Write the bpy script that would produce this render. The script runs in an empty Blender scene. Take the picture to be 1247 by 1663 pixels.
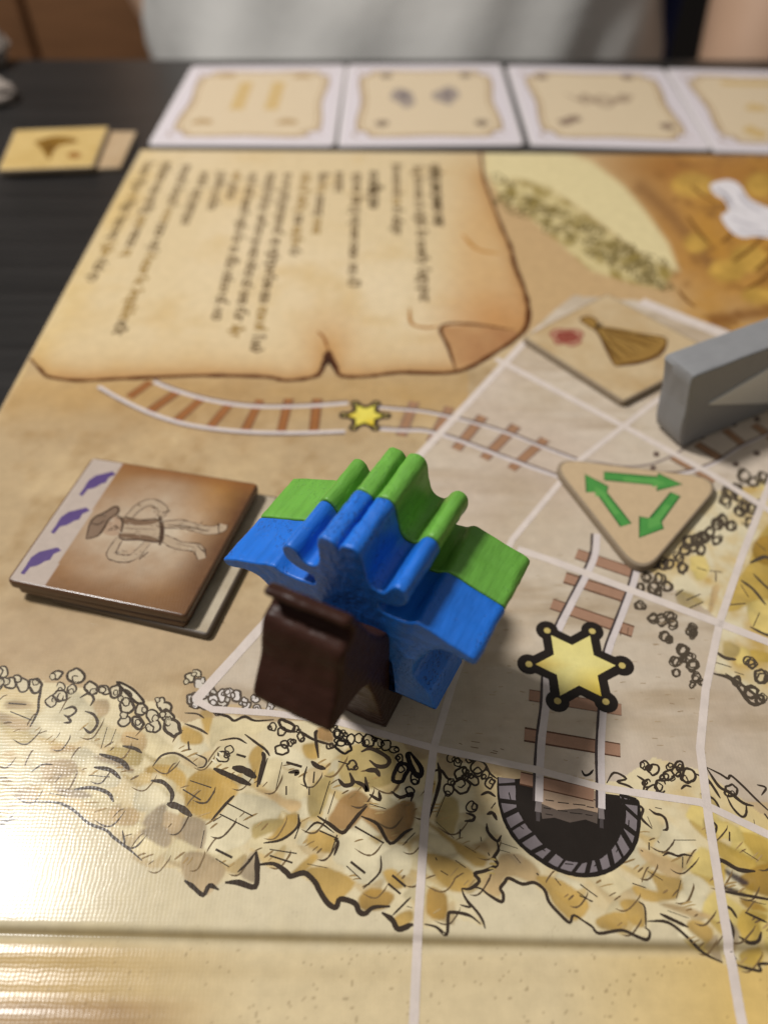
import bpy, bmesh, math, random
import numpy as np
from mathutils import Vector, Matrix

R_ = math.radians
SC = bpy.context.scene
COL = SC.collection
rng = random.Random(7)

# ------------------------------------------------------------------ camera
PITCH, CAM_H, FPX, CX, CY = R_(48.0), 0.12, 1250.0, 623.5, 831.5
cd = bpy.data.cameras.new('camera')
cam = bpy.data.objects.new('camera', cd); COL.objects.link(cam)
cam.location = (0, 0, CAM_H); cam.rotation_euler = (R_(90) - PITCH, 0, 0)
cd.sensor_fit = 'VERTICAL'; cd.sensor_height = 34.6; cd.lens = 34.6 * FPX / 1663
cd.clip_start = 0.004; cd.clip_end = 20
cd.dof.use_dof = True; cd.dof.focus_distance = 0.123; cd.dof.aperture_fstop = cd.lens / 2.7
cd.dof.aperture_blades = 0
SC.camera = cam

# ------------------------------------------------------------------ light
w = bpy.data.worlds.new('World'); SC.world = w; w.use_nodes = True
bg = w.node_tree.nodes['Background']
wn = w.node_tree
_tc = wn.nodes.new('ShaderNodeTexCoord'); _sp = wn.nodes.new('ShaderNodeSeparateXYZ'); _mr = wn.nodes.new('ShaderNodeMapRange')
wn.links.new(_tc.outputs['Generated'], _sp.inputs[0]); wn.links.new(_sp.outputs[2], _mr.inputs[0])
_mr.inputs[1].default_value = -0.1; _mr.inputs[2].default_value = 0.75; _mr.inputs[3].default_value = 0.05; _mr.inputs[4].default_value = 0.28
bg.inputs[0].default_value = (1.0, 0.965, 0.92, 1); wn.links.new(_mr.outputs[0], bg.inputs[1])   # lit ceiling above, dim room around

def area(name, loc, target, size, power, color, shape='DISK'):
    l = bpy.data.lights.new(name, 'AREA'); l.shape = shape; l.size = size; l.energy = power; l.color = color
    o = bpy.data.objects.new(name, l); COL.objects.link(o); o.location = loc
    d = Vector(target) - Vector(loc); o.rotation_euler = d.to_track_quat('-Z', 'Y').to_euler()
    return o
area('ceiling_lamp', (-0.44, 0.272, 0.78), (0.0, 0.09, 0.0), 0.13, 9.0, (1.0, 0.98, 0.95))

vs = SC.view_settings
vs.view_transform = 'Standard'; vs.look = 'None'; vs.gamma = 1; vs.exposure = 0.0
SC.cycles.max_bounces = 6
SC.cycles.use_denoising = True

# ------------------------------------------------------------------ helpers
sP, cP = math.sin(PITCH), math.cos(PITCH)
def at(u, v, z=0.0):
    """place on the horizontal plane at height z that the photograph shows at (u, v)"""
    a = (u - CX) / FPX; b = (v - CY) / FPX
    d = (a, cP - sP * b, -sP - cP * b)
    k = (z - CAM_H) / d[2]
    return (d[0] * k, d[1] * k)
def proj_np(x, y, z=0.0):
    qz = z - CAM_H
    dep = y * cP - qz * sP
    up = y * sP + qz * cP
    return CX + FPX * x / dep, CY - FPX * up / dep

def s2l(c):
    c = np.asarray(c, float) / 255.0
    return np.where(c <= 0.04045, c / 12.92, ((c + 0.055) / 1.055) ** 2.4)
ALB = 0.80
def ink(c, k=ALB):
    return tuple(float(x) * k for x in s2l(c))

def tag(o, label=None, cat=None, group=None, kind=None):
    if label: o['label'] = label
    if cat: o['category'] = cat
    if group: o['group'] = group
    if kind: o['kind'] = kind
    return o
def empty(name, loc=(0, 0, 0), rz=0):
    o = bpy.data.objects.new(name, None); COL.objects.link(o); o.location = loc; o.rotation_euler = (0, 0, rz)
    o.empty_display_size = 0.01
    return o
def link(name, me, mats, parent=None):
    o = bpy.data.objects.new(name, me); COL.objects.link(o)
    for m in (mats if isinstance(mats, (list, tuple)) else [mats]): me.materials.append(m)
    if parent is not None: o.parent = parent
    return o
def smooth(me, ang=40):
    for p in me.polygons: p.use_smooth = True
    me.set_sharp_from_angle(angle=R_(ang))

def catmull(pts, n=5, closed=False):
    P = [np.array(p, float) for p in pts]
    if len(P) < 3: 
        return P
    out = []
    m = len(P)
    rngi = range(m) if closed else range(m - 1)
    for i in rngi:
        p0 = P[(i - 1) % m] if (closed or i > 0) else 2 * P[0] - P[1]
        p1 = P[i]; p2 = P[(i + 1) % m]
        p3 = P[(i + 2) % m] if (closed or i + 2 < m) else 2 * P[-1] - P[-2]
        for k in range(n):
            t = k / n
            out.append(0.5 * ((2 * p1) + (-p0 + p2) * t + (2 * p0 - 5 * p1 + 4 * p2 - p3) * t * t + (-p0 + 3 * p1 - 3 * p2 + p3) * t ** 3))
    if not closed: out.append(P[-1])
    return out

# ------------------------------------------------------------------ materials
def nmat(name):
    m = bpy.data.materials.new(name); m.use_nodes = True
    nt = m.node_tree; b = nt.nodes['Principled BSDF']
    return m, nt, b
def N(nt, t, **kw):
    n = nt.nodes.new(t)
    for k, v in kw.items(): setattr(n, k, v)
    return n
def math_node(nt, op, a, b=None):
    n = N(nt, 'ShaderNodeMath', operation=op)
    for i, v in enumerate((a, b)):
        if v is None: continue
        if isinstance(v, (int, float)): n.inputs[i].default_value = v
        else: nt.links.new(v, n.inputs[i])
    return n.outputs[0]

def linen_height(nt, pitch):
    """woven linen embossing of laminated game board paper, from object coordinates"""
    tc = N(nt, 'ShaderNodeTexCoord'); sep = N(nt, 'ShaderNodeSeparateXYZ')
    wob = N(nt, 'ShaderNodeTexNoise'); wob.inputs['Scale'].default_value = 520; wob.inputs['Detail'].default_value = 2
    nt.links.new(tc.outputs['Object'], wob.inputs['Vector'])
    nt.links.new(tc.outputs['Object'], sep.inputs[0])
    wv = math_node(nt, 'MULTIPLY', wob.outputs['Fac'], 7.0)
    sx = math_node(nt, 'SINE', math_node(nt, 'ADD', math_node(nt, 'MULTIPLY', sep.outputs[0], 2 * math.pi / pitch), wv))
    sy = math_node(nt, 'SINE', math_node(nt, 'ADD', math_node(nt, 'MULTIPLY', sep.outputs[1], 2 * math.pi / (pitch * 0.9)), wv))
    a = math_node(nt, 'ADD', math_node(nt, 'MULTIPLY', sx, 0.5), math_node(nt, 'MULTIPLY', sy, 0.5))
    return math_node(nt, 'ADD', a, math_node(nt, 'MULTIPLY', wob.outputs['Fac'], 3.0))

def print_mat(name, rough=0.20, pitch=0.00062, bump=0.0000045, spec=0.165, mottled=0.18, nscale=350):
    m, nt, b = nmat(name)
    at_ = N(nt, 'ShaderNodeAttribute'); at_.attribute_name = 'Col'
    tc = N(nt, 'ShaderNodeTexCoord')
    no = N(nt, 'ShaderNodeTexNoise'); no.inputs['Scale'].default_value = nscale; no.inputs['Detail'].default_value = 5; no.inputs['Roughness'].default_value = 0.65
    nt.links.new(tc.outputs['Object'], no.inputs['Vector'])
    f = math_node(nt, 'ADD', math_node(nt, 'MULTIPLY', no.outputs['Fac'], mottled * 2), 1 - mottled)
    mx = N(nt, 'ShaderNodeVectorMath', operation='SCALE')
    nt.links.new(at_.outputs['Color'], mx.inputs[0]); nt.links.new(f, mx.inputs['Scale'])
    nt.links.new(mx.outputs[0], b.inputs['Base Color'])
    b.inputs['Roughness'].default_value = rough; b.inputs['Specular IOR Level'].default_value = spec
    if bump:
        bp = N(nt, 'ShaderNodeBump'); bp.inputs['Strength'].default_value = 1.0; bp.inputs['Distance'].default_value = bump
        nt.links.new(linen_height(nt, pitch), bp.inputs['Height']); nt.links.new(bp.outputs[0], b.inputs['Normal'])
    return m
M_BOARD = print_mat('laminated_board_print')
M_TILE = print_mat('tile_print', rough=0.33, pitch=0.0006, bump=0.000008, mottled=0.14, nscale=500)
M_CARD = print_mat('card_print', rough=0.42, pitch=0.0006, bump=0.000005, mottled=0.05)

def plain_mat(name, rgb, rough=0.5, nscale=200, amt=0.15, bump=0.0, spec=0.5, stretch=(1, 1, 1), coat=0.0):
    m, nt, b = nmat(name)
    tc = N(nt, 'ShaderNodeTexCoord'); mp = N(nt, 'ShaderNodeMapping'); mp.inputs['Scale'].default_value = stretch
    no = N(nt, 'ShaderNodeTexNoise'); no.inputs['Scale'].default_value = nscale; no.inputs['Detail'].default_value = 6; no.inputs['Roughness'].default_value = 0.6
    nt.links.new(tc.outputs['Object'], mp.inputs[0]); nt.links.new(mp.outputs[0], no.inputs['Vector'])
    f = math_node(nt, 'ADD', math_node(nt, 'MULTIPLY', no.outputs['Fac'], amt * 2), 1 - amt)
    mx = N(nt, 'ShaderNodeVectorMath', operation='SCALE'); mx.inputs[0].default_value = rgb
    nt.links.new(f, mx.inputs['Scale']); nt.links.new(mx.outputs[0], b.inputs['Base Color'])
    b.inputs['Roughness'].default_value = rough; b.inputs['Specular IOR Level'].default_value = spec
    b.inputs['Coat Weight'].default_value = coat; b.inputs['Coat Roughness'].default_value = 0.2
    if bump:
        bp = N(nt, 'ShaderNodeBump'); bp.inputs['Strength'].default_value = 1.0; bp.inputs['Distance'].default_value = bump
        nt.links.new(no.outputs['Fac'], bp.inputs['Height']); nt.links.new(bp.outputs[0], b.inputs['Normal'])
    return m

def wood_paint(name, rgb, pore_rgb, rough=0.42, spec=0.45, pore=0.55, bump=0.0003):
    """dyed wood: grain streaks along local Y, tiny pores, saw ripples"""
    m, nt, b = nmat(name)
    tc = N(nt, 'ShaderNodeTexCoord')
    def noise(scale, st, detail=4):
        mp = N(nt, 'ShaderNodeMapping'); mp.inputs['Scale'].default_value = st
        no = N(nt, 'ShaderNodeTexNoise'); no.inputs['Scale'].default_value = scale; no.inputs['Detail'].default_value = detail
        nt.links.new(tc.outputs['Object'], mp.inputs[0]); nt.links.new(mp.outputs[0], no.inputs['Vector'])
        return no.outputs['Fac']
    streak = noise(700, (1, 0.18, 1))
    blotch = noise(160, (1, 1, 1), 3)
    pores = noise(3400, (1, 0.5, 1), 2)
    r = N(nt, 'ShaderNodeMapRange'); r.inputs[1].default_value = 0.58; r.inputs[2].default_value = 0.66
    nt.links.new(pores, r.inputs[0])
    patch = N(nt, 'ShaderNodeMapRange'); patch.inputs[1].default_value = 0.46; patch.inputs[2].default_value = 0.56
    nt.links.new(blotch, patch.inputs[0])
    pm = math_node(nt, 'MULTIPLY', math_node(nt, 'MULTIPLY', r.outputs[0], patch.outputs[0]), pore)
    f = math_node(nt, 'ADD', math_node(nt, 'MULTIPLY', streak, 0.55), math_node(nt, 'ADD', math_node(nt, 'MULTIPLY', blotch, 0.45), 0.50))
    sc = N(nt, 'ShaderNodeVectorMath', operation='SCALE'); sc.inputs[0].default_value = rgb
    nt.links.new(f, sc.inputs['Scale'])
    mix = N(nt, 'ShaderNodeMix', data_type='RGBA')
    nt.links.new(pm, mix.inputs[0]); nt.links.new(sc.outputs[0], mix.inputs[6]); mix.inputs[7].default_value = (*pore_rgb, 1)
    nt.links.new(mix.outputs[2], b.inputs['Base Color'])
    b.inputs['Roughness'].default_value = rough; b.inputs['Specular IOR Level'].default_value = spec
    h = math_node(nt, 'SUBTRACT', math_node(nt, 'ADD', math_node(nt, 'MULTIPLY', streak, 0.7), math_node(nt, 'MULTIPLY', blotch, 1.0)), math_node(nt, 'MULTIPLY', pm, 0.5))
    bp = N(nt, 'ShaderNodeBump'); bp.inputs['Strength'].default_value = 1.0; bp.inputs['Distance'].default_value = bump
    nt.links.new(h, bp.inputs['Height']); nt.links.new(bp.outputs[0], b.inputs['Normal'])
    return m
M_BLUE = wood_paint('blue_dyed_wood', (0.010, 0.135, 0.560), (0.004, 0.025, 0.13))
M_GREEN = wood_paint('green_dyed_wood', (0.125, 0.335, 0.045), (0.05, 0.19, 0.02), pore=0.3)
M_BROWN = wood_paint('dark_brown_dyed_wood', (0.040, 0.0175, 0.0125), (0.01, 0.005, 0.004), rough=0.32, spec=0.07, pore=0.3)
M_GREY = plain_mat('grey_painted_wood', (0.235, 0.235, 0.24), 0.5, 300, 0.08, 0.00004)
M_TABLE = plain_mat('black_stained_table', (0.019, 0.0175, 0.0165), 0.36, 45, 0.85, 0.00025, 0.4, (0.2, 5, 1))
M_EDGE = plain_mat('greyboard_edge', ink((150, 132, 108)), 0.8, 900, 0.2)
M_DARKEDGE = plain_mat('dark_printed_tile_edge', ink((95, 66, 44)), 0.22, 700, 0.25)
M_WHITE_EDGE = plain_mat('card_paper_edge', ink((226, 218, 218)), 0.6, 900, 0.06)
M_SHIRT = plain_mat('pale_grey_cotton', (0.50, 0.485, 0.46), 0.9, 60, 0.06, 0.0006, 0.1)
M_SKIN = plain_mat('skin', (0.50, 0.32, 0.215), 0.55, 40, 0.1, 0.0, 0.3)
M_BLUEWEAR = plain_mat('dark_blue_denim', (0.035, 0.04, 0.11), 0.9, 300, 0.2, 0.0, 0.1)
M_CHAIR = plain_mat('brown_varnished_wood', (0.17, 0.08, 0.035), 0.5, 20, 0.35, 0.0, 0.3, (1, 1, 6))
M_WALL = plain_mat('dark_wall', (0.012, 0.008, 0.006), 0.9, 5, 0.3)
M_PALE = plain_mat('crumpled_tissue', (0.26, 0.22, 0.19), 0.9, 80, 0.1)

# ------------------------------------------------------------------ board frame
BETA = R_(-1.2); cB, sB = math.cos(BETA), math.sin(BETA)
BX0, BY1 = -0.0946, 0.2845
def b2w(bx, by): return bx * cB - by * sB, bx * sB + by * cB
def w2by(x, y): return -x * sB + y * cB
def w2bx(x, y): return x * cB + y * sB
def foldz(by):
    """board hinge: a crease, a shallow channel with two soft ridges"""
    by = np.asarray(by, float) * 1000
    g = lambda c, s: np.exp(-((by - c) / s) ** 2)
    sm = lambda a, b: np.clip((by - a) / (b - a), 0, 1) ** 2 * (3 - 2 * np.clip((by - a) / (b - a), 0, 1))
    ch = sm(17.5, 20.5) * (1 - sm(26.3, 28.6))
    return (-0.30 * ch - 0.42 * g(27.4, 0.75) + 0.07 * g(24.9, 1.2) + 0.04 * g(21.2, 1.2)) * 0.001

# ------------------------------------------------------------------ flat print builder
class Print:
    """printed ink: flat coloured shapes lying on a surface, one mesh"""
    def __init__(s, z0, zsurf=None, plane=0.0, dz=2e-8):
        s.v, s.f, s.c = [], [], []
        s.z = z0; s.plane = plane; s.fold = zsurf; s.dz = dz
    def _pt(s, u, v):
        x, y = at(u, v, s.plane)
        return x, y
    def _add(s, P, faces, col):
        k = len(s.v); s.z += s.dz
        for (x, y) in P:
            z = s.z + s.plane
            if s.fold: z += float(foldz(w2by(x, y)))
            s.v.append((x, y, z)); s.c.append(col)
        for f in faces: s.f.append([i + k for i in f])
    def poly_w(s, P, col): 
        A = sum(P[i][0] * P[(i + 1) % len(P)][1] - P[(i + 1) % len(P)][0] * P[i][1] for i in range(len(P)))
        if A < 0: P = P[::-1]
        s._add(P, [list(range(len(P)))], col)
    def poly(s, pts, col, sm=0):
        if sm: pts = catmull(pts, sm, True)
        s.poly_w([s._pt(*p) for p in pts], col)
    def line_w(s, P, wid, col, taper=0.35, closed=False, jit=0.12):
        if s.fold and len(P) > 1 and min(w2by(*p) for p in P) < 0.031 and not closed:
            D_ = [P[0]]
            for a_, b_ in zip(P[:-1], P[1:]):
                m_ = max(1, int(math.dist(a_, b_) / 0.00025))
                D_ += [(a_[0] + (b_[0] - a_[0]) * k / m_, a_[1] + (b_[1] - a_[1]) * k / m_) for k in range(1, m_ + 1)]
            P = D_; jit *= .4
        P = [np.array(p) for p in P]; n = len(P); L, Rr = [], []
        for i in range(n):
            if closed: d = P[(i + 1) % n] - P[i - 1]
            else: d = P[min(i + 1, n - 1)] - P[max(i - 1, 0)]
            l = np.linalg.norm(d)
            d = d / l if l > 0 else np.array([1, 0.])
            nn = np.array([-d[1], d[0]])
            e = 1.0 if closed else min(1.0, taper + (1 - taper) * min(i, n - 1 - i) / max(1.0, 0.18 * n))
            wloc = wid * 0.5 * e * (1 + rng.uniform(-jit, jit))
            L.append(P[i] + nn * wloc); Rr.append(P[i] - nn * wloc)
        V = [tuple(p) for p in L] + [tuple(p) for p in Rr]
        F = [[i, i + n, (i + 1) % n + n, (i + 1) % n] for i in range(n if closed else n - 1)]
        s._add(V, F, col)
    def line(s, pts, wpx, col, sm=4, closed=False, taper=0.35, jit=0.12):
        """wpx: stroke width in photo pixels where it lies"""
        if sm: pts = catmull(pts, sm, closed)
        P = [s._pt(*p) for p in pts]
        mid = pts[len(pts) // 2]
        a = s._pt(mid[0] - 5, mid[1]); b = s._pt(mid[0] + 5, mid[1])
        s.line_w(P, wpx * abs(b[0] - a[0]) / 10, col, taper, closed, jit)
    def ring(s, u, v, ru, rv, wpx, col, fill=None, n=12, rot=0.0, arc=1.0):
        k0 = rng.random() * 6.28
        pts = []
        m = n if arc >= 1 else n
        for i in range(m):
            a = k0 + 2 * math.pi * arc * i / (n if arc >= 1 else n - 1)
            q = 1 + rng.uniform(-.16, .16)
            x, y = ru * q * math.cos(a), rv * q * math.sin(a)
            pts.append((u + x * math.cos(rot) - y * math.sin(rot), v + x * math.sin(rot) + y * math.cos(rot)))
        if fill: s.poly(pts, fill)
        s.line(pts, wpx, col, 2, arc >= 1, 0.5)
    def build(s, name, mat, parent):
        me = bpy.data.meshes.new(name); me.from_pydata(s.v, [], s.f); me.update()
        a = me.color_attributes.new('Col', 'FLOAT_COLOR', 'POINT')
        c = np.ones((len(s.v), 4), np.float32); c[:, :3] = np.array(s.c, np.float32)
        a.data.foreach_set('color', c.ravel())
        return link(name, me, mat, parent)
    
# numpy value noise
def vnoise(x, y, seed, octs=4, pers=0.55):
    tot = np.zeros_like(x); amp = 1.0; nrm = 0; r = np.random.RandomState(seed)
    for o in range(octs):
        T = r.rand(256, 256); f = 2.0 ** o
        X = x * f + 37.1 * o; Y = y * f + 11.7 * o
        xi = np.floor(X).astype(int); yi = np.floor(Y).astype(int); fx = X - xi; fy = Y - yi
        fx = fx * fx * (3 - 2 * fx); fy = fy * fy * (3 - 2 * fy)
        g = lambda i, j: T[(xi + i) % 256, (yi + j) % 256]
        tot += amp * ((g(0, 0) * (1 - fx) + g(1, 0) * fx) * (1 - fy) + (g(0, 1) * (1 - fx) + g(1, 1) * fx) * fy)
        nrm += amp; amp *= pers
    return tot / nrm
def inpoly(x, y, P):
    c = np.zeros(x.shape, bool); n = len(P)
    for i in range(n):
        x1, y1 = P[i]; x2, y2 = P[(i + 1) % n]
        if y1 == y2: continue
        c ^= ((y1 > y) != (y2 > y)) & (x < (x2 - x1) * (y - y1) / (y2 - y1) + x1)
    return c
def dline(x, y, P, closed=False):
    d = np.full(x.shape, 1e9); n = len(P)
    for i in range(n if closed else n - 1):
        x1, y1 = P[i]; x2, y2 = P[(i + 1) % n]
        vx, vy = x2 - x1, y2 - y1; L = vx * vx + vy * vy + 1e-9
        t = np.clip(((x - x1) * vx + (y - y1) * vy) / L, 0, 1)
        d = np.minimum(d, np.hypot(x - x1 - t * vx, y - y1 - t * vy))
    return d

# ------------------------------------------------------------------ setting: table, wall
def box_mesh(name, x0, x1, y0, y1, z0, z1, mat, parent=None, bev=0.0, seg=2):
    bm = bmesh.new(); bmesh.ops.create_cube(bm, size=1)
    for v in bm.verts:
        v.co = Vector(((x0 + x1) / 2 + v.co.x * (x1 - x0), (y0 + y1) / 2 + v.co.y * (y1 - y0), (z0 + z1) / 2 + v.co.z * (z1 - z0)))
    if bev: bmesh.ops.bevel(bm, geom=bm.edges[:], offset=bev, segments=seg, affect='EDGES', profile=0.5)
    me = bpy.data.meshes.new(name); bm.to_mesh(me); bm.free(); smooth(me, 50)
    return link(name, me, mat, parent)
ZT = -0.0025
tbl = box_mesh('table', -0.75, 0.75, -0.45, 0.389, ZT - 0.03, ZT, M_TABLE, None, 0.002)
tag(tbl, kind='structure')
wl = box_mesh('wall', -2.2, 2.2, 1.25, 1.3, -0.75, 1.2, M_WALL); tag(wl, kind='structure')
fl = box_mesh('floor', -2.2, 2.2, -0.6, 1.25, -0.80, -0.75, plain_mat('dark_floor', (0.03, 0.018, 0.012), 0.7, 8, 0.3)); tag(fl, kind='structure')

# ------------------------------------------------------------------ game board
board = empty('game_board', (0, 0, 0))
tag(board, 'laminated western game board with parchment text, rails and cliffs printed on it', 'game board')
xs = np.concatenate([[BX0, BX0], np.concatenate([np.arange(BX0 + 0.0004, -0.056, 0.0006), np.arange(-0.056, 0.072, 0.00026), np.arange(0.072, 0.098, 0.0005)]), np.arange(0.098, 0.15, 0.0007), np.linspace(0.151, 0.262, 30), [0.262]])
ys = np.concatenate([[-0.11, -0.11], np.linspace(-0.109, 0.0155, 60), np.concatenate([np.arange(0.016, 0.064, 0.00026), np.arange(0.064, 0.120, 0.0004)]), np.arange(0.120, BY1 - 0.0004, 0.00062), [BY1, BY1]])
BXg, BYg = np.meshgrid(xs, ys)
WX, WY = b2w(BXg, BYg)
Z = foldz(BYg)
# slightly rounded laminate rim and the board's thickness
edge = np.minimum.reduce([BXg - BX0, 0.262 - BXg, BY1 - BYg, BYg + 0.11])
Z = Z - 0.0004 * np.exp(-edge / 0.0005)
Z[0, :] = ZT + 1e-5; Z[-1, :] = ZT + 1e-5; Z[:, 0] = ZT + 1e-5; Z[:, -1] = ZT + 1e-5
U, V = proj_np(WX, WY, 0.0)
U = np.clip(U, -1500, 3500); V = np.clip(V, -200, 4000)
def S(*c): return s2l(c)
n1 = vnoise(WX * 60, WY * 60, 1); n2 = vnoise(WX * 190, WY * 190, 2); n3 = vnoise(WX * 25, WY * 25, 3, 3)
n4 = vnoise(WX * 40, WY * 260, 4)
def mixc(a, b, t):
    t = np.clip(t, 0, 1)[..., None]; return a * (1 - t) + b * t
def band(d, w_): return np.exp(-(d / w_) ** 2)
C = np.broadcast_to(S(192, 163, 118), WX.shape + (3,)).copy()
C = mixc(C, S(212, 182, 132), (n1 - 0.42) * 3.0)
C = mixc(C, S(172, 138, 86), (n2 - 0.52) * 2.2)
C = mixc(C, S(196, 152, 78), band(V - 640, 45) * (0.35 + 0.6 * n1) * (U < 760))
C = mixc(C, S(176, 136, 80), band(np.hypot(U - 300, (V - 690) * 2), 190) * n2 * 0.9)
C = mixc(C, S(190, 160, 122), band(V - 1040, 70) * 0.6)
# parcels: grey pink ground right of the diagonal
parcel = [(318, 1135), (850, 557), (930, 470), (1060, 480), (1200, 545), (3500, 600), (3500, 1310), (1136, 1302), (700, 1214), (540, 1165)]
ins = inpoly(U, V, parcel)
pc = np.broadcast_to(S(212, 194, 170), WX.shape + (3,)).copy()
pc = mixc(pc, S(196, 172, 142), (n1 - 0.40) * 2.4)
pc = mixc(pc, S(186, 162, 130), (n4 - 0.52) * 3.0)
pc = mixc(pc, S(214, 192, 178), (n3 - 0.5) * 2)
C[ins] = pc[ins]
# parchment
parch = [(225, 236), (-20, 704), (50, 583), (80, 612), (130, 618), (200, 615), (330, 610), (430, 612), (465, 618), (510, 612), (524, 598), (533, 570), (545, 598), (556, 611),
         (600, 611), (650, 605), (740, 604), (800, 575), (848, 540), (858, 508), (851, 470), (836, 432), (829, 402), (815, 370), (800, 330), (786, 290), (780, 236)]
parch[0] = (232, 200); parch[-1] = (778, 200); parch[1] = (20, 640)
pin = inpoly(U, V, parch)
pd = dline(U, V, parch[2:-1])
pcol = np.broadcast_to(S(226, 200, 150), WX.shape + (3,)).copy()
pcol = mixc(pcol, S(232, 208, 164), (n3 - 0.45) * 2.5)
pcol = mixc(pcol, S(220, 188, 128), (n1 - 0.52) * 3.2)
pcol = mixc(pcol, S(206, 160, 88), np.exp(-pd / (24 + 14 * n1)) * 1.0)
pcol = mixc(pcol, S(184, 128, 66), np.exp(-pd / 11) * 0.8)
pcol = mixc(pcol, S(200, 132, 56), band(np.hypot(U - 800, (V - 520) * 1.2), 75) * 0.8)
pcol = mixc(pcol, S(206, 150, 70), band(np.hypot(U - 535, (V - 560)), 55) * 0.55)
pcol = mixc(pcol, S(226, 190, 108), band(U + (V - 430) * 0.55 - 130, 40) * 0.6 * n1 * 1.4)
pcol = mixc(pcol, S(215, 160, 80), band(np.hypot((U - 775) * 1.4, (V - 400) * 0.6), 70) * 0.6)
C[pin] = pcol[pin]
curl = [(716, 530), (765, 528), (850, 540), (800, 575), (740, 602)]
cm = inpoly(U, V, curl)
C[cm] = (mixc(np.broadcast_to(S(204, 154, 92), C.shape), S(180, 122, 66), (n1 - 0.4) * 2.4))[cm]
# top right landscape
tr = inpoly(U, V, [(779, 200), (786, 290), (800, 330), (815, 370), (829, 402), (851, 470), (858, 508), (850, 545), (930, 480), (1060, 490), (1200, 545), (3500, 600), (3500, 200)])
tc_ = np.broadcast_to(S(203, 168, 118), C.shape).copy()
tc_ = mixc(tc_, S(190, 138, 68), np.clip((U - 960) / 120, 0, 1) * np.clip((470 - V + (U - 1040) * 0.35) / 60, 0, 1))
tc_ = mixc(tc_, S(168, 112, 50), band(V - 262 - (U - 900) * 0.06, 26) * np.clip((U - 960) / 150, 0, 1))
tc_ = mixc(tc_, S(196, 140, 48), np.clip((U - 1090) / 60, 0, 1) * (n1 * 1.6 - 0.2))
tc_ = mixc(tc_, S(138, 92, 44), np.clip((n2 - 0.56) * 5, 0, 0.6) * np.clip((U - 1020) / 80, 0, 1))
tc_ = mixc(tc_, S(140, 96, 54), band(dline(U, V, [(1040, 305), (1085, 345), (1130, 400), (1160, 440)]), 13) * 0.7)
tc_ = mixc(tc_, S(140, 90, 40), band(dline(U, V, [(1160, 520), (1200, 512), (1260, 505)]), 10) * 0.8)
C[tr] = tc_[tr]
lake = [(784, 236), (900, 240), (960, 262), (1010, 300), (1045, 340), (1085, 395), (1102, 440), (1060, 430), (1030, 408), (985, 372), (935, 335), (890, 308), (840, 292), (800, 300), (788, 280)]
ld = dline(U, V, lake, True); lin = inpoly(U, V, lake)
lf = np.clip(np.where(lin, 0.5 + ld / 10, 0.5 - ld / 10), 0, 1)
C = mixc(C, S(230, 212, 158), lf)
rk = [(800, 296), (840, 290), (890, 305), (935, 335), (985, 372), (1030, 408), (1095, 440), (1075, 470), (1030, 462), (960, 440), (905, 392), (850, 345), (812, 325)]
rd = dline(U, V, rk, True); rin = inpoly(U, V, rk)
rf = np.clip(np.where(rin, 0.5 + rd / 8, 0.5 - rd / 8), 0, 1)
rcol = mixc(np.broadcast_to(S(218, 198, 140), C.shape), S(158, 136, 66), (vnoise(WX * 330, WY * 220, 9) - 0.42) * 4)
C = mixc(C, rcol, rf)
# lower cliff band: cream rock ground, pale sky below it
cl = [(-1500, 1060), (0, 1108), (60, 1105), (150, 1120), (250, 1140), (300, 1175), (330, 1165), (440, 1172), (540, 1168), (620, 1190), (690, 1225), (760, 1240), (830, 1268), (1000, 1270), (1060, 1230), (1140, 1252), (1247, 1330), (1500, 1400), (3500, 1600), (3500, 4000), (-1500, 4000)]
cin = inpoly(U, V, cl)
cc = np.broadcast_to(S(230, 213, 172), C.shape).copy()
cc = mixc(cc, S(216, 190, 138), (n2 - 0.45) * 3)
cc = mixc(cc, S(218, 188, 112), np.clip((U - 1120) / 150, 0, 1) * 0.8)
C[cin] = cc[cin]
# right cliffs
rcl = [(1030, 905), (1090, 850), (1150, 800), (1200, 790), (3500, 820), (3500, 1160), (1240, 1135), (1160, 1090), (1170, 1010), (1140, 985), (1075, 945)]
r2 = inpoly(U, V, rcl)
C[r2] = mixc(np.broadcast_to(S(226, 212, 176), C.shape), S(206, 172, 100), (n2 - 0.45) * 2.5 + np.clip((U - 1160) / 160, 0, 0.7))[r2]
jag = [(-1500, 1330), (0, 1330), (57, 1303), (112, 1306), (168, 1346), (241, 1408), (285, 1410), (330, 1452), (352, 1436), (393, 1430), (417, 1438), (420, 1402), (448, 1403), (482, 1422), (512, 1434),
       (530, 1470), (546, 1474), (553, 1460), (590, 1482), (634, 1472), (620, 1486), (645, 1508), (675, 1503), (725, 1518), (727, 1487), (787, 1505), (755, 1455), (763, 1441), (813, 1463), (815, 1440),
       (828, 1430), (866, 1434), (890, 1465), (927, 1497), (935, 1487), (972, 1515), (1009, 1512), (1051, 1524), (1055, 1498), (1088, 1502), (1146, 1545), (1176, 1565), (1197, 1564), (1236, 1576), (1247, 1565), (1600, 1640), (3500, 2400), (3500, 4000), (-1500, 4000)]
jin = inpoly(U, V, jag)
sk = np.broadcast_to(S(224, 209, 174), C.shape).copy()
sk = mixc(sk, S(212, 194, 152), (n1 - 0.45) * 2)
low = np.clip((V - 1520 - 0.012 * U) / 25, 0, 1)
sk = mixc(sk, S(222, 201, 158), low)
sk = mixc(sk, S(226, 190, 108), low * np.clip((U - 900) / 350, 0, 0.9))
sk = mixc(sk, S(196, 160, 92), low * np.clip((420 - U) / 300, 0, 1) * 0.8)
sk = mixc(sk, S(176, 142, 98), np.clip((V - 1610) / 25, 0, 1) * np.clip((330 - U + 60 * n1) / 160, 0, 1) * 0.9)
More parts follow.
